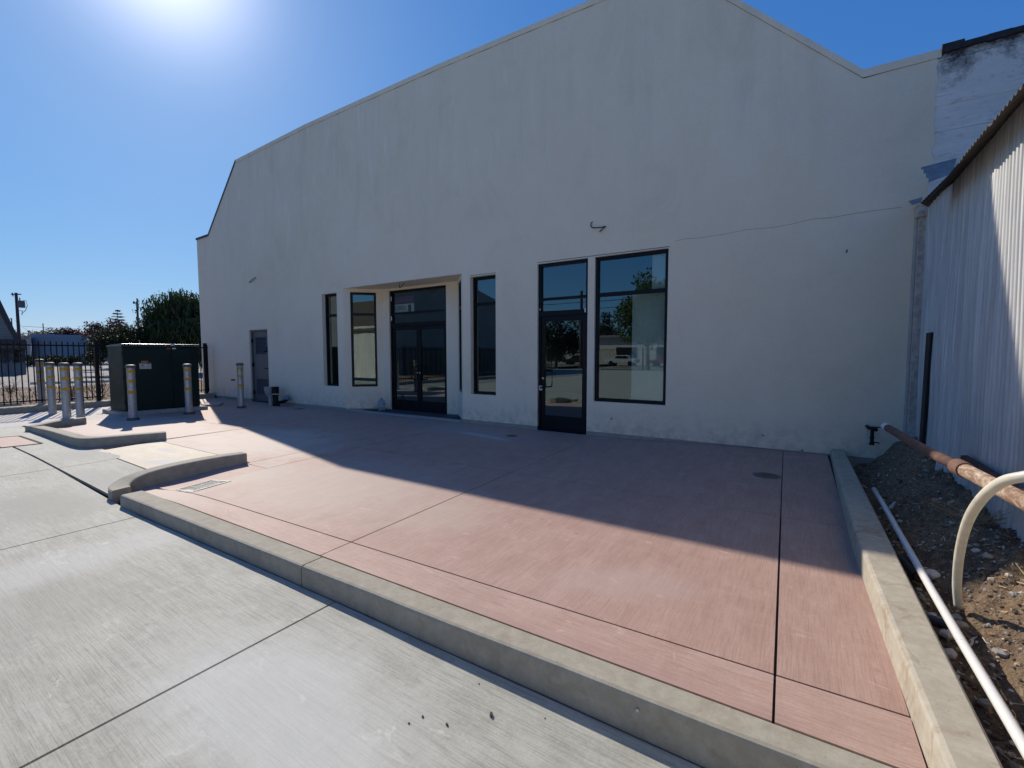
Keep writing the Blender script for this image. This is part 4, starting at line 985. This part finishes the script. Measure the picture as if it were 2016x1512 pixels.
# small things near the service door
rs = thing('capped_riser', (-12.72, 7.15, 0), 'pipe riser wrapped in pale plastic beside the grey service door', 'pipe')
mb = MB(); mb.lathe([(.05, 0), (.05, .28), (.06, .30)], (-12.70, 7.15, 0), 14); mb.build('pipe', simple('grey_pvc', (.42, .43, .44), .5), rs)
mb = MB(); mb.lathe([(.05, .24), (.075, .27), (.12, .36), (.135, .50), (.13, .52), (.02, .525)], (-12.74, 7.15, 0), 12); mb.build('plastic_wrap', simple('wrinkled_plastic', (.36, .38, .39), .35, 0, .25, 18, .8), rs)
mb = MB(); mb.lathe([(.055, 0), (.05, .1), (.06, .3), (.075, .45), (.07, .50)], (-12.55, 7.19, 0), 10); mb.build('plastic_wrap', simple('wrinkled_plastic', (.36, .38, .39)), rs)
rs = thing('black_riser', (-12.36, 7.10, 0), 'black upright riser pipe with a white ring beside the service door', 'pipe')
mb = MB(); mb.lathe([(.075, 0), (.075, .33)], (-12.36, 7.10, 0), 16); mb.lathe([(.085, .345), (.095, .36), (.095, .53), (.08, .54)], (-12.36, 7.10, 0), 16); mb.build('pipe', BLACK, rs)
mb = MB(); mb.lathe([(.088, .33), (.088, .345)], (-12.36, 7.10, 0), 16); mb.build('ring', WHITEP, rs)
mb = MB(); mb.tube([(-12.30, 7.12, .10), (-12.16, 7.2, .12), (-12.0, 7.22, .19)], .045, 10); mb.tube([(-12.22, 7.1, .0), (-12.22, 7.1, .12)], .03, 10); mb.build('elbow', BLACK, rs)
mb = MB(); mb.lathe([(.10, .17), (.10, .22), (.07, .29), (.02, .31)], (-12.07, 7.26, 0), 16)
tg = NT('smoky_plastic'); SMK = tg.surf((.16, .20, .21), .2, 0, None, .6); mb.build('dome', SMK, rs, smooth=True)
# water jug
jg = thing('water_jug', (-8.93, 7.86, .004), 'clear plastic water jug standing by the double door', 'jug')
c = (-8.93, 7.86, .004)
jt = NT('clear_plastic'); jm = jt.surf((.62, .68, .72), .12, 0, None, .6, {'Transmission Weight': .75, 'IOR': 1.2})
mb = MB(); mb.lathe([(.075, 0), (.085, .015), (.084, .11), (.078, .13), (.09, .15), (.09, .22), (.075, .265), (.03, .305), (.02, .31), (.02, .325)], c, 20); mb.build('body', jm, jg, smooth=True)
mb = MB(); mb.lathe([(.0915, .155), (.0915, .195)], c, 20); mb.build('wrapper', simple('blue_wrapper', (.30, .34, .50), .4), jg)
mb = MB(); mb.lathe([(.023, .322), (.023, .345)], c, 12); mb.build('cap', simple('bluish_cap', (.25, .3, .4), .4), jg)
# low slab edge right of the cabinet, round concrete ring beyond the fence
mb = MB(); mb.hexa([(-14.0, 5.95, -.02), (-13.62, 6.20, -.02), (-14.2, 6.60, -.02), (-14.6, 6.30, -.02)], [(-14.0, 5.95, .05), (-13.62, 6.20, .05), (-14.2, 6.60, .05), (-14.6, 6.30, .05)])
tag(mb.build('concrete_pad', PAD, org=(-14.1, 6.3, 0), bevel=.006), 'low flat concrete pad on the paving between cabinet and white wall', 'pad')
mb = MB(); mb.lathe([(.22, 0), (.22, .11), (.17, .115), (.165, .06), (.01, .055)], (-17.05, 2.83, .1), 24)
tag(mb.build('valve_box', PAD, org=(-17.05, 2.83, .1)), 'round concrete valve box behind the fence at the far left', 'valve box')
# crumbs on the lot
for px, py, r in ((967, 1403, .012), (880, 1422, .008), (832, 1407, .006), (805, 1420, .005), (943, 1342, .004), (1073, 1407, .004)):
    p = onz(px, py, -.14); mb = MB(); stone(mb, (p.x, p.y, zl(p.x)+r*.5), r, px)
    tag(mb.build('pebble', simple('dark_clod', (.10, .07, .05)), org=(p.x, p.y, zl(p.x))), 'tiny dark pebble on the sunlit lot in the foreground', 'pebble', 'dark pebbles on the lot')

# ------------------------------------------------------------------ beyond the fence
mb = MB(); mb.grid(lambda u, v: (-29.+12.5*u, -14+36*v, .05-.06*(1-u)+.03*math.sin(u*19+v*31)*math.sin(v*57)), 45, 90)
tag(mb.build('dirt_verge', M_dry(), smooth=True), kind='structure')
mb = MB(); mb.grid(lambda u, v: (-140+115.6*u, -60+150*v, -.02), 3, 3)
tag(mb.build('road', M_asphalt('sunbleached_asphalt', (.19, .18, .17))), kind='structure')
mb = MB()
for i in range(6500):
    x = random.uniform(-28, -16.7); y = random.uniform(-3, 12); z = .03; h = random.uniform(.03, .16); a = random.uniform(0, 6.28); w = random.uniform(.004, .02); mb.m = random.choice((0, 0, 1, 2))
    dx, dy = math.cos(a)*w, math.sin(a)*w; t = random.uniform(-.6, .6)*h
    mb.face([(x-dx, y-dy, z), (x+dx, y+dy, z), (x+t, y+random.uniform(-.6, .6)*h, z+h)])
tag(mb.build('dry_grass', [simple('straw', (.42, .33, .20)), simple('pale_straw', (.55, .48, .36), .9), simple('brown_weed', (.16, .11, .07), .9)]), kind='stuff')
for px, py, d, L, lab in ((195, 772, 17.2, 1.3, 'tall dark dry weed behind the fence beside the thick post'), (150, 775, 17.4, .9, 'dark leafless weed behind the four bollards'), (140, 782, 16.6, .6, 'low twiggy weed close behind the fence, nearest the bollards'), (20, 762, 20, .8, 'brown bushy weed behind the fence near the stone house')):
    p = at(px, py, d/1.2); p.z = .03; twigs('dry_weed', tuple(p), 16, L, .008, TWD, lab, .7, .8, grp='weeds behind the fence')
# pale kerb line across the asphalt
p, q = at(60, 742, 33), at(240, 722, 33)
HB = [simple('dark_brown_trim', (.035, .028, .03), .7), simple('grey_siding', (.17, .165, .16), .8, 0, .12, 2), simple('taupe_shingle', (.20, .18, .165), .9, 0, .25, 3)]
# gabled house at the far left
def wallquad(mb, pts, depth, th=.3):
    P = [at(x, y, depth) for x, y in pts]; B = [p+Vector((ray(*q).x, ray(*q).y, 0)).normalized()*th*10+Vector((0, 0, (p.z-H)*.0)) for p, q in zip(P, pts)]
    n = mb.vs(P+B); k = len(P); mb.idx(range(n, n+k)); mb.idx(list(range(n+k, n+2*k))[::-1])
    for i in range(k): mb.idx((n+i, n+k+i, n+k+(i+1) % k, n+(i+1) % k))
hs = thing('gabled_house', at(20, 741, 34), 'gabled house with stone facing at the left edge behind the fence', 'house')
D = 34
mb = MB(); wallquad(mb, [(-60, 686), (51, 686), (51, 672), (30, 666), (-8, 600), (-60, 560)], D, .3); 
sd = NT('siding'); zc_ = sd.n('ShaderNodeSeparateXYZ'); sd.l(sd.coord(), zc_.inputs[0]); sw = sd.math('FRACT', sd.math('MULTIPLY', zc_.outputs['Z'], 5))
SIDING = sd.surf(sd.mix(sd.ramp(sw, 0, .15), (.10, .095, .09), (.21, .20, .19)), .85); mb.build('gable', SIDING, hs)
mb = MB()
a, b = [(-14, 588), (0, 600), (37, 668), (31, 671), (-14, 596)], None
wallquad(mb, [(-40, 540), (-30, 528), (38, 668), (30, 672)], D-.5, .35); mb.build('roof', HB[0], hs)
mb = MB(); wallquad(mb, [(-60, 676), (51, 676), (51, 668.5), (-60, 667.5)], D-.6, .1); wallquad(mb, [(-60, 688), (51, 688), (51, 684.5), (-60, 684)], D-.6, .1); mb.build('eave', HB[0], hs)
sn = NT('rubble_stone'); v1 = sn.voro((1.6, 1.6, 3.2), out='Color'); v2 = sn.voro((1.6, 1.6, 3.2), 'DISTANCE_TO_EDGE'); bw = sn.n('ShaderNodeRGBToBW'); sn.l(v1, bw.inputs[0])
STONEW = sn.surf(sn.mix(sn.ramp(v2, .02, .08), (.04, .04, .045), sn.mix(bw.outputs[0], (.12, .11, .11), (.30, .28, .27))), .9)
mb = MB(); wallquad(mb, [(-60, 714), (50, 713), (50, 688), (-60, 688)], D, .3); mb.build('stone_wall', STONEW, hs)
mb = MB(); wallquad(mb, [(-60, 743), (52, 737), (52, 713), (-60, 714)], D-.2, .3); mb.build('block_base', simple('grey_block', (.20, .20, .20), .9, 0, .1, 2), hs)
mb = MB()
for x in (4, 26, 47): wallquad(mb, [(x-1.6, 714), (x+1.6, 714), (x+1.6, 688), (x-1.6, 688)], D-.4, .04)
mb.build('post', HB[0], hs)
# blue-grey hall further back
hl = thing('long_hall', at(120, 717, 70), 'long low blue grey hall across the road behind the fence', 'building')
mb = MB(); wallquad(mb, [(61, 716), (215, 712), (215, 661), (150, 659.5), (62, 657)], 70, 1.2); mb.build('wall', simple('blue_grey_render', (.20, .235, .28), .8, 0, .05, .3), hl)
mb = MB(); wallquad(mb, [(48, 714), (61, 714), (61, 664), (48, 668)], 69, .3); mb.build('end_wall', simple('pale_end_wall', (.36, .33, .34), .85), hl)
mb = MB(); wallquad(mb, [(36, 671), (60, 664), (61, 659), (36, 667)], 66, .3); wallquad(mb, [(55, 654), (59.5, 654), (59.5, 650.5), (53, 651)], 66, .1); mb.build('canopy', simple('tan_trim', (.26, .22, .18), .8), hl)
mb = MB(); wallquad(mb, [(180, 691), (189.5, 691), (189.5, 683), (180, 683)], 60, .02); tag(mb.build('white_sign', WHITEP, org=tuple(at(185, 717, 60))), 'small blank white sign behind the fence left of the thick post', 'sign')
mb = MB(); wallquad(mb, [(159, 712), (166, 712), (166, 697), (159, 697)], 60, .05); tag(mb.build('utility_box', simple('slate_box', (.035, .05, .07), .7), org=tuple(at(162, 716, 60))), 'dark blue utility box in front of the blue grey hall', 'box')
mb = MB(); wallquad(mb, [(34, 716), (51, 716), (50, 694), (40, 690), (34, 692)], 50, .2); tag(mb.build('waste_bin', BLACK, org=tuple(at(42, 717, 50))), 'dark waste container beside the stone house', 'container')

LEAF_W = M_leaf('willow_leaf', (.020, .036, .012), (.07, .105, .03)); LEAF_G = M_leaf('shrub_leaf', (.014, .020, .009), (.045, .06, .02)); LEAF_P = M_leaf('plum_leaf', (.030, .014, .018), (.075, .030, .035)); LEAF_C = M_leaf('fir_needle', (.012, .030, .022), (.035, .065, .04))
LEAF_R = M_leaf('red_leaf', (.40, .07, .05), (.62, .16, .11), .4); LEAF_L = M_leaf('light_leaf', (.05, .08, .02), (.14, .20, .05)); LEAF_T = M_leaf('tan_leaf', (.10, .085, .05), (.22, .19, .11))
def crown(mb, c, rx, ry, rz, n, s, lumps=10, droop=0, hollow=.45, seed=1):
    rnd = random.Random(seed); L = []
    for i in range(lumps):
        a = rnd.uniform(0, 6.28); t = rnd.uniform(-.75, 1); q = math.sqrt(max(0, 1-t*t)); k = rnd.uniform(.45, .85)
        L.append((c[0]+rx*k*q*math.cos(a), c[1]+ry*k*q*math.sin(a), c[2]+rz*k*t, rnd.uniform(.28, .5)))
    for i in range(n):
        l = rnd.choice(L); d = Vector((rnd.gauss(0, 1), rnd.gauss(0, 1), rnd.gauss(0, 1))); d.normalize(); rr = (hollow+(1-hollow)*rnd.random()**.6)*rnd.uniform(.9, 1.15)
        p = Vector((l[0]+d.x*rx*l[3]*rr, l[1]+d.y*ry*l[3]*rr, l[2]+d.z*rz*l[3]*rr))
        u = Vector((rnd.gauss(0, 1), rnd.gauss(0, 1), rnd.gauss(0, 1))).normalized(); w = Vector((rnd.gauss(0, 1), rnd.gauss(0, 1), rnd.gauss(0, 1))).normalized(); v = u.cross(w).normalized(); ss = s*rnd.uniform(.5, 1.3)
        if droop and rnd.random() < .75:
            u = Vector((rnd.uniform(-.25, .25), rnd.uniform(-.25, .25), -1)).normalized(); v = u.cross(w).normalized(); mb.face([p-v*ss*.25, p+u*ss*droop-v*ss*.1, p+u*ss*droop*1.2, p+v*ss*.25])
        else: mb.face([p-u*ss*.5, p-v*ss*.32, p+u*ss*.5, p+v*ss*.32])
def tree(name, base, h, rx, rz, leaf, n, s, label, trunk_r=.16, cat='tree', droop=0, lumps=12, seed=1, crown_low=.5, grp='trees beyond the fence', limbs=5):
    base = Vector(base); o = thing(name, tuple(base), label, cat, grp); rnd = random.Random(seed)
    mb = MB(); top = base+Vector((0, 0, h*.62)); mb.tube([base-Vector((0, 0, .3)), base.lerp(top, .5)+Vector((rnd.uniform(-.1, .1), rnd.uniform(-.1, .1), 0))*h*.1, top], trunk_r, 8, r2=trunk_r*.45)
    for i in range(limbs):
        a = rnd.uniform(0, 6.28); st = base.lerp(top, rnd.uniform(.45, .95)); e_ = st+Vector((math.cos(a)*rx*.7, math.sin(a)*rx*.7, rz*rnd.uniform(.3, .9))); mb.tube([st, st.lerp(e_, .5)+Vector((0, 0, .1)), e_], trunk_r*.4, 6, r2=trunk_r*.12)
    mb.build('trunk', BARK, o)
    mb = MB(); crown(mb, (base.x, base.y, base.z+h-rz), rx, rx, rz, n, s, lumps, droop, .3, seed); mb.build('crown', leaf, o)
    return o
g = lambda px, d: (lambda p: (p.x, p.y, -.02))(at(px, 704, d))
tree('weeping_tree', g(378, 36), 6.0, 3.5, 3.0, LEAF_W, 34000, .20, 'large dark green weeping tree beside the left corner of the white building', .25, droop=1.7, lumps=40, seed=3, limbs=9)
tree('leafy_tree', g(318, 34), 3.9, 1.7, 1.9, LEAF_G, 7500, .17, 'dark bushy tree at the left foot of the weeping tree', .1, lumps=20, seed=11)
tree('leafy_tree', g(283, 37), 3.3, 1.3, 1.5, LEAF_T, 2600, .15, 'thin brownish green shrub between the thin pole and the dark bush', .07, cat='shrub', lumps=12, seed=12)
tree('round_bush', g(236, 33), 3.6, 2.1, 1.6, LEAF_G, 9500, .15, 'broad rounded dark bush above the left end of the green cabinet', .1, cat='bush', lumps=26, seed=5, limbs=3)
tree('plum_tree', g(216, 48), 5.3, 2.0, 1.9, LEAF_P, 3200, .22, 'purple leaved tree left of the fir', .12, lumps=16, seed=6)
tree('plum_tree', g(124, 82), 6.8, 3.2, 2.2, LEAF_P, 3000, .32, 'dark purple tree rising behind the roof of the blue grey hall', .2, lumps=13, seed=8)
tree('plum_tree', g(101, 84), 5.9, 1.5, 1.3, LEAF_P, 900, .3, 'small dark tree top showing just left of the purple tree behind the hall', .1, lumps=8, seed=9)
tree('red_tree', g(170, 88), 6.2, 4.2, 1.6, LEAF_R, 3800, .3, 'red autumn foliage showing above the roof of the blue grey hall', .15, lumps=26, seed=10)
tree('pale_tree', g(48, 75), 5.9, 3.5, 1.9, LEAF_T, 2600, .3, 'pale hazy tree behind the utility pole at the left', .15, lumps=16, seed=14)
tree('leafy_tree', g(187, 40), 2.4, .9, 1.1, LEAF_L, 1500, .13, 'bright green shrub behind the fence below the white sign', .05, cat='shrub', lumps=10, seed=15)
# fir
p = Vector(g(236, 52)); o = thing('fir_tree', tuple(p), 'conical fir with open level branches above the dark bush', 'tree', 'trees beyond the fence')
mb = MB(); mb.tube([p, p+Vector((0, 0, 6.6))], .14, 8, r2=.02); mb.build('trunk', BARK, o)
mb = MB(); rnd = random.Random(4); z = 6.5; k = 0
while z > 2:
    R_ = .16+(6.6-z)*.5
    for j in range(7):
        a = rnd.uniform(0, 6.28); L = R_*rnd.uniform(.7, 1.1); d = Vector((math.cos(a), math.sin(a), rnd.uniform(-.12, .1)))
        mb.tube([p+Vector((0, 0, z)), p+Vector((0, 0, z))+d*L], .025, 4, r2=.006)
        for i in range(int(26+L*40)):
            t = rnd.uniform(.15, 1); q = p+Vector((0, 0, z))+d*L*t; u = Vector((rnd.uniform(-1, 1), rnd.uniform(-1, 1), rnd.uniform(-.5, .15)))*.36*(1.15-t*.6); v = u.cross(Vector((0, 0, 1)))*.5
            mb.face([q-v*.5, q+u, q+v*.5+Vector((0, 0, .02))])
    z -= .34
mb.build('crown', LEAF_C, o)
# poles
WOODP = simple('creosoted_pole', (.055, .035, .04), .85, 0, .2, 4)
def pole(px, pytop, d, r, label, arm=None, slim=False):
    b = Vector(g(px, d)); t = at(px, pytop, d); o = thing('utility_pole', tuple(b), label, 'utility pole', 'utility poles'); top = Vector((b.x, b.y, t.z))
    mb = MB(); mb.tube([b-Vector((0, 0, .3)), top], r, 10, r2=r*.75); mb.build('mast', WOODP, o); return o, top
RX = Vector((RT.x, RT.y, 0)).normalized()
o, top = pole(40.5, 577.5, 52, .17, 'dark utility pole with a transformer can at the left')
mb = MB(); mb.obox(top-Vector((0, 0, .17)), RX*.55, FW*.05, (0, 0, .05)); mb.tube([top-Vector((0, 0, .15))-RX*.42, top-Vector((0, 0, .4))-RX*.35], .05, 6); mb.tube([top-Vector((0, 0, .12))-RX*.42, top-Vector((0, 0, .0))-RX*.42], .06, 6); mb.build('crossarm', WOODP, o)
c = top+RX*.52-Vector((0, 0, 1.25)); mb = MB(); mb.lathe([(.28, -.42), (.30, -.40), (.30, .30), (.26, .36), (.05, .38)], tuple(c), 14); mb.lathe([(.05, .36), (.05, .7)], tuple(c-RX*.15), 8); mb.tube([c-RX*.5+Vector((0, 0, .25)), c], .04, 6); mb.build('transformer_can', simple('dull_grey_can', (.10, .09, .11), .6), o)
mb = MB(); mb.tube([c+RX*.2+Vector((0, 0, .42)), c+RX*.55+Vector((0, 0, .38)), c+RX*.66+Vector((0, 0, -.2)), c+RX*.4+Vector((0, 0, -.75)), c-RX*.05+Vector((0, 0, -1.1))], .03, 6); mb.tube([c-RX*.45+Vector((0, 0, -.75)), c+RX*.05+Vector((0, 0, -.78)), c-RX*.02+Vector((0, 0, -1.25))], .04, 6); mb.build('service_cable', simple('grey_cable', (.12, .16, .18), .6), o)
o, top = pole(275.5, 596, 46, .12, 'slim utility pole with a small bracket top, left of the weeping tree')
mb = MB(); mb.tube([top-RX*.32+Vector((0, 0, -.1)), top+RX*.05, top+RX*.08+Vector((0, 0, .35))], .05, 6); mb.tube([top-RX*.32+Vector((0, 0, -.14)), top-RX*.32+Vector((0, 0, .1))], .08, 6); mb.tube([top+Vector((0, 0, .02)), top+Vector((0, 0, .42))], .035, 6); mb.build('bracket', WOODP, o)
o, top = pole(28, 627, 90, .12, 'distant thin pole with lamp head, left of the dark utility pole')
mb = MB(); mb.tube([top, top-RX*.35+Vector((0, 0, -.15))], .06, 6); mb.build('lamp_arm', WOODP, o)
o, top = pole(89, 637, 80, .09, 'bare thin mast standing behind the blue grey hall')
def wire(a, b, sag, label, r=.02):
    a, b = Vector(a), Vector(b); mb = MB(); mb.tube([a.lerp(b, i/12)-Vector((0, 0, sag*4*(i/12)*(1-i/12))) for i in range(13)], r, 4)
    tag(mb.build('overhead_wire', BLACK, org=tuple(a)), label, 'wire', 'overhead wires')
wire(at(45, 642, 66), at(215, 649, 66), .1, 'overhead wire above the blue grey hall'); wire(at(29, 630, 85), at(72, 660, 60), .25, 'slanting wire running down from the distant lamp pole')
# hedge line with shadow at the foot of the hall
for i, (px, w_) in enumerate(((62, 3.2), (84, 3.4), (107, 3.0), (131, 3.4), (153, 2.6))):
    b = g(px, 62); o = MB(); crown(o, (b[0], b[1], .5), w_*.95, 1.1, .85, 2600, .26, 22, 0, .1, 30+i)
    tag(o.build('low_hedge', LEAF_G, org=b), ('leftmost', 'second', 'third', 'fourth', 'rightmost')[i]+' dark clump of the low hedge at the foot of the blue grey hall', 'hedge', 'low hedge clumps')
# tyre/planter ring and kerb lines on the asphalt
mb = MB()
for (x0, y0, x1, y1, dd) in ((52, 723, 240, 719, 50), (60, 757, 230, 752, 24)):
    a, b = onz(x0, y0, -.02), onz(x1, y1, -.02); d = (b-a).normalized()*1; n = Vector((-d.y, d.x, 0))*.09; mb.hexa([a-n, b-n, b+n, a+n], [v+Vector((0, 0, .12)) for v in (a-n, b-n, b+n, a+n)])
tag(mb.build('kerb_line', simple('pale_kerb', (.45, .44, .42), .9)), kind='structure')

# ------------------------------------------------------------------ behind the viewer (seen in the panes)
nb = thing('grey_warehouse', (-29, -13, 0), 'plain grey concrete warehouse beyond the left end of the lot', 'building')
mb = MB(); n_ = mb.vs([(-24, -5.2, -.1), (-24, -21, -.1), (-24, -21, 6.2), (-24, -13, 7.8), (-24, -5.2, 6.6), (-40, -5.2, -.1), (-40, -21, -.1), (-40, -21, 6.2), (-40, -13, 7.8), (-40, -5.2, 6.6)])
for f in ((0, 1, 2, 3, 4), (9, 8, 7, 6, 5), (0, 5, 6, 1), (1, 6, 7, 2), (2, 7, 8, 3), (3, 8, 9, 4), (4, 9, 5, 0)): mb.idx([n_+i for i in f])
mb.build('wall', simple('raw_grey_concrete', (.30, .30, .29), .9, 0, .12, .8), nb)
fence((-23.2, -20), (-23.2, -6.0), -.1, 2.0, 'black iron gate fence in front of the grey warehouse', [0, 4, 8, 14], .13)
fence((-22, -25.3), (1., -25.3), -.15, 1.95, 'black iron fence along the far edge of the lot behind the viewer', [0, 5, 10, 15, 20, 23], .14)
mb = MB(); mb.box(-60, 40, -29.4, -25.1, -.25, -.12); tag(mb.build('sidewalk', PAD), kind='structure')
wb = thing('white_shop', (-24, -52, 0), 'long white low shop building across the street behind the viewer', 'building')
mb = MB(); mb.box(-46, -12, -60, -52, -.2, 4.0); mb.build('wall', simple('cream_render', (.55, .52, .46), .85), wb); mb = MB(); mb.box(-46.5, -11.5, -60.4, -51.4, 4.0, 4.35); mb.build('roof', simple('grey_trim', (.2, .2, .2), .8), wb)
for x in (-42, -36, -30, -24, -18): mb = MB(); mb.box(x, x+3, -51.98, -51.9, .4, 2.5); mb.build('window', BLACK, wb)
def tr2(name, b, h, r, rz, leaf, n, s, label, seed, lumps=16): tree(name, b, h, r, rz, leaf, n, s, label, .22, lumps=lumps, seed=seed, grp='trees behind the viewer')
tr2('street_tree', (-13.2, -31, -.1), 9.2, 3.0, 3.6, LEAF_L, 9000, .3, 'tall broad green street tree behind the viewer, nearest the shed', 21, 26)
tr2('street_tree', (-24.6, -33, -.1), 6.2, 3.0, 2.9, LEAF_C, 6000, .28, 'dark conifer like street tree behind the viewer', 22, 18)
tr2('street_tree', (-31, -62, -.1), 9, 4, 3.4, LEAF_G, 3000, .4, 'distant dark tree behind the white shop, left', 23)
tr2('street_tree', (-19, -64, -.1), 8, 3, 3.2, LEAF_C, 2500, .4, 'distant dark tree behind the white shop, right', 24)
b = Vector((-20.5, -31, -.1)); o = thing('utility_pole', tuple(b), 'wooden utility pole on the street behind the viewer', 'utility pole', 'utility poles'); mb = MB(); mb.tube([b, b+Vector((0, 0, 8.4))], .18, 10, r2=.14); mb.build('mast', WOODP, o)
wire((-60, -31, 7.6), (30, -31, 8.2), .8, 'upper overhead wire along the street behind the viewer', .03); wire((-60, -31.5, 6.9), (30, -31.5, 7.5), .8, 'lower overhead wire along the street behind the viewer', .03)
def car(loc, rz, col, label):
    o = thing('parked_car', loc, label, 'car', 'cars parked behind the viewer'); o.rotation_euler.z = 0
    x0, y0, z0 = loc; body = [(-2.2, .35), (-2.15, .75), (-1.1, .95), (-.6, 1.42), (.9, 1.45), (1.5, 1.0), (2.1, .9), (2.2, .4)]
    mb = MB()
    L = mb.vs([(x0+a, y0-.85, z0+b) for a, b in body]); Rr = mb.vs([(x0+a, y0+.85, z0+b) for a, b in body]); n = len(body)
    mb.idx(range(L, L+n)); mb.idx(list(range(Rr, Rr+n))[::-1])
    for i in range(n): mb.idx((L+i, Rr+i, Rr+(i+1) % n, L+(i+1) % n))
    mb.build('body', simple('paint_'+label.split()[0], col, .25), o, bevel=.06)
    mb = MB(); mb.hexa([(x0-.85, y0-.86, z0+.98), (x0+1.2, y0-.86, z0+.98), (x0+1.2, y0+.86, z0+.98), (x0-.85, y0+.86, z0+.98)], [(x0-.55, y0-.86, z0+1.34), (x0+.85, y0-.86, z0+1.34), (x0+.85, y0+.86, z0+1.34), (x0-.55, y0+.86, z0+1.34)]); mb.build('windows', BLACK, o)
    for sx in (-1.35, 1.35):
        for sy in (-.8, .8): mb = MB(); mb.tube([(x0+sx, y0+sy-.1, z0+.32), (x0+sx, y0+sy+.1, z0+.32)], .33, 16); mb.build('wheel', BLACK, o)
car((-21, -46, -.1), 0, (.6, .6, .6), 'white car parked along the street behind the viewer'); car((-27.5, -46, -.1), 0, (.02, .02, .025), 'black car parked along the street behind the viewer'); car((-15, -46, -.1), 0, (.25, .03, .03), 'red car parked along the street behind the viewer')

# ------------------------------------------------------------------ light and sky
sd_ = Vector((-1.348, .523, 1.0)).normalized()
sl = bpy.data.lights.new('sun', 'SUN'); sl.energy = 2.45; sl.angle = R(.53); sl.color = (1, .91, .79)
so = bpy.data.objects.new('sun', sl); COL.objects.link(so); so.rotation_euler = (-sd_).to_track_quat('-Z', 'Y').to_euler(); so.location = (-20, 8, 20)
w = bpy.data.worlds.new('World'); SC.world = w; w.use_nodes = True; nt = w.node_tree; nt.nodes.clear()
sky = nt.nodes.new('ShaderNodeTexSky'); sky.sky_type = 'NISHITA'; sky.sun_disc = False
sky.sun_elevation = math.asin(sd_.z); sky.sun_rotation = math.atan2(sd_.x, sd_.y); sky.air_density = 1.0; sky.dust_density = .3; sky.ozone_density = 3.5; sky.altitude = 50
bg = nt.nodes.new('ShaderNodeBackground'); bg.inputs['Strength'].default_value = .089
ow = nt.nodes.new('ShaderNodeOutputWorld'); sp_ = nt.nodes.new('ShaderNodeSeparateColor'); hs_ = nt.nodes.new('ShaderNodeCombineColor'); nt.links.new(sky.outputs[0], sp_.inputs[0])
for k, (gam, gain) in enumerate(((.99, .0412), (.71, .1045), (.45, .27))):      # flatter and bluer than the raw model, as a clear autumn sky is recorded
    pw = nt.nodes.new('ShaderNodeMath'); pw.operation = 'POWER'; nt.links.new(sp_.outputs[k], pw.inputs[0]); pw.inputs[1].default_value = gam
    ml = nt.nodes.new('ShaderNodeMath'); ml.operation = 'MULTIPLY'; nt.links.new(pw.outputs[0], ml.inputs[0]); ml.inputs[1].default_value = gain*6.07; nt.links.new(ml.outputs[0], hs_.inputs[k])
tcw = nt.nodes.new('ShaderNodeTexCoord'); dt = nt.nodes.new('ShaderNodeVectorMath'); dt.operation = 'DOT_PRODUCT'; nt.links.new(tcw.outputs['Generated'], dt.inputs[0]); dt.inputs[1].default_value = tuple(sd_)
def lobe(power, amp):
    a = nt.nodes.new('ShaderNodeMath'); a.operation = 'MAXIMUM'; nt.links.new(dt.outputs['Value'], a.inputs[0]); a.inputs[1].default_value = 0
    p = nt.nodes.new('ShaderNodeMath'); p.operation = 'POWER'; nt.links.new(a.outputs[0], p.inputs[0]); p.inputs[1].default_value = power
    m = nt.nodes.new('ShaderNodeMath'); m.operation = 'MULTIPLY'; nt.links.new(p.outputs[0], m.inputs[0]); m.inputs[1].default_value = amp; return m.outputs[0]
ad = nt.nodes.new('ShaderNodeMath'); ad.operation = 'ADD'; nt.links.new(lobe(14, .25), ad.inputs[0]); nt.links.new(lobe(210, 4.5), ad.inputs[1])
mixw = nt.nodes.new('ShaderNodeMix'); mixw.data_type = 'RGBA'; mixw.blend_type = 'ADD'; mixw.inputs[0].default_value = 1      # circumsolar glow of the hazy air
cmb = nt.nodes.new('ShaderNodeVectorMath'); cmb.operation = 'SCALE'; cmb.inputs[0].default_value = (1.05, .95, 1); nt.links.new(ad.outputs[0], cmb.inputs['Scale'])
nt.links.new(hs_.outputs[0], mixw.inputs[6]); nt.links.new(cmb.outputs[0], mixw.inputs[7]); nt.links.new(mixw.outputs[2], bg.inputs[0]); nt.links.new(bg.outputs[0], ow.inputs[0])
SC.view_settings.view_transform = 'Standard'; SC.view_settings.look = 'None'; SC.view_settings.exposure = 1.02; SC.view_settings.gamma = 1
SC.view_settings.use_curve_mapping = False
SC.cycles.max_bounces = 8; SC.cycles.transparent_max_bounces = 12
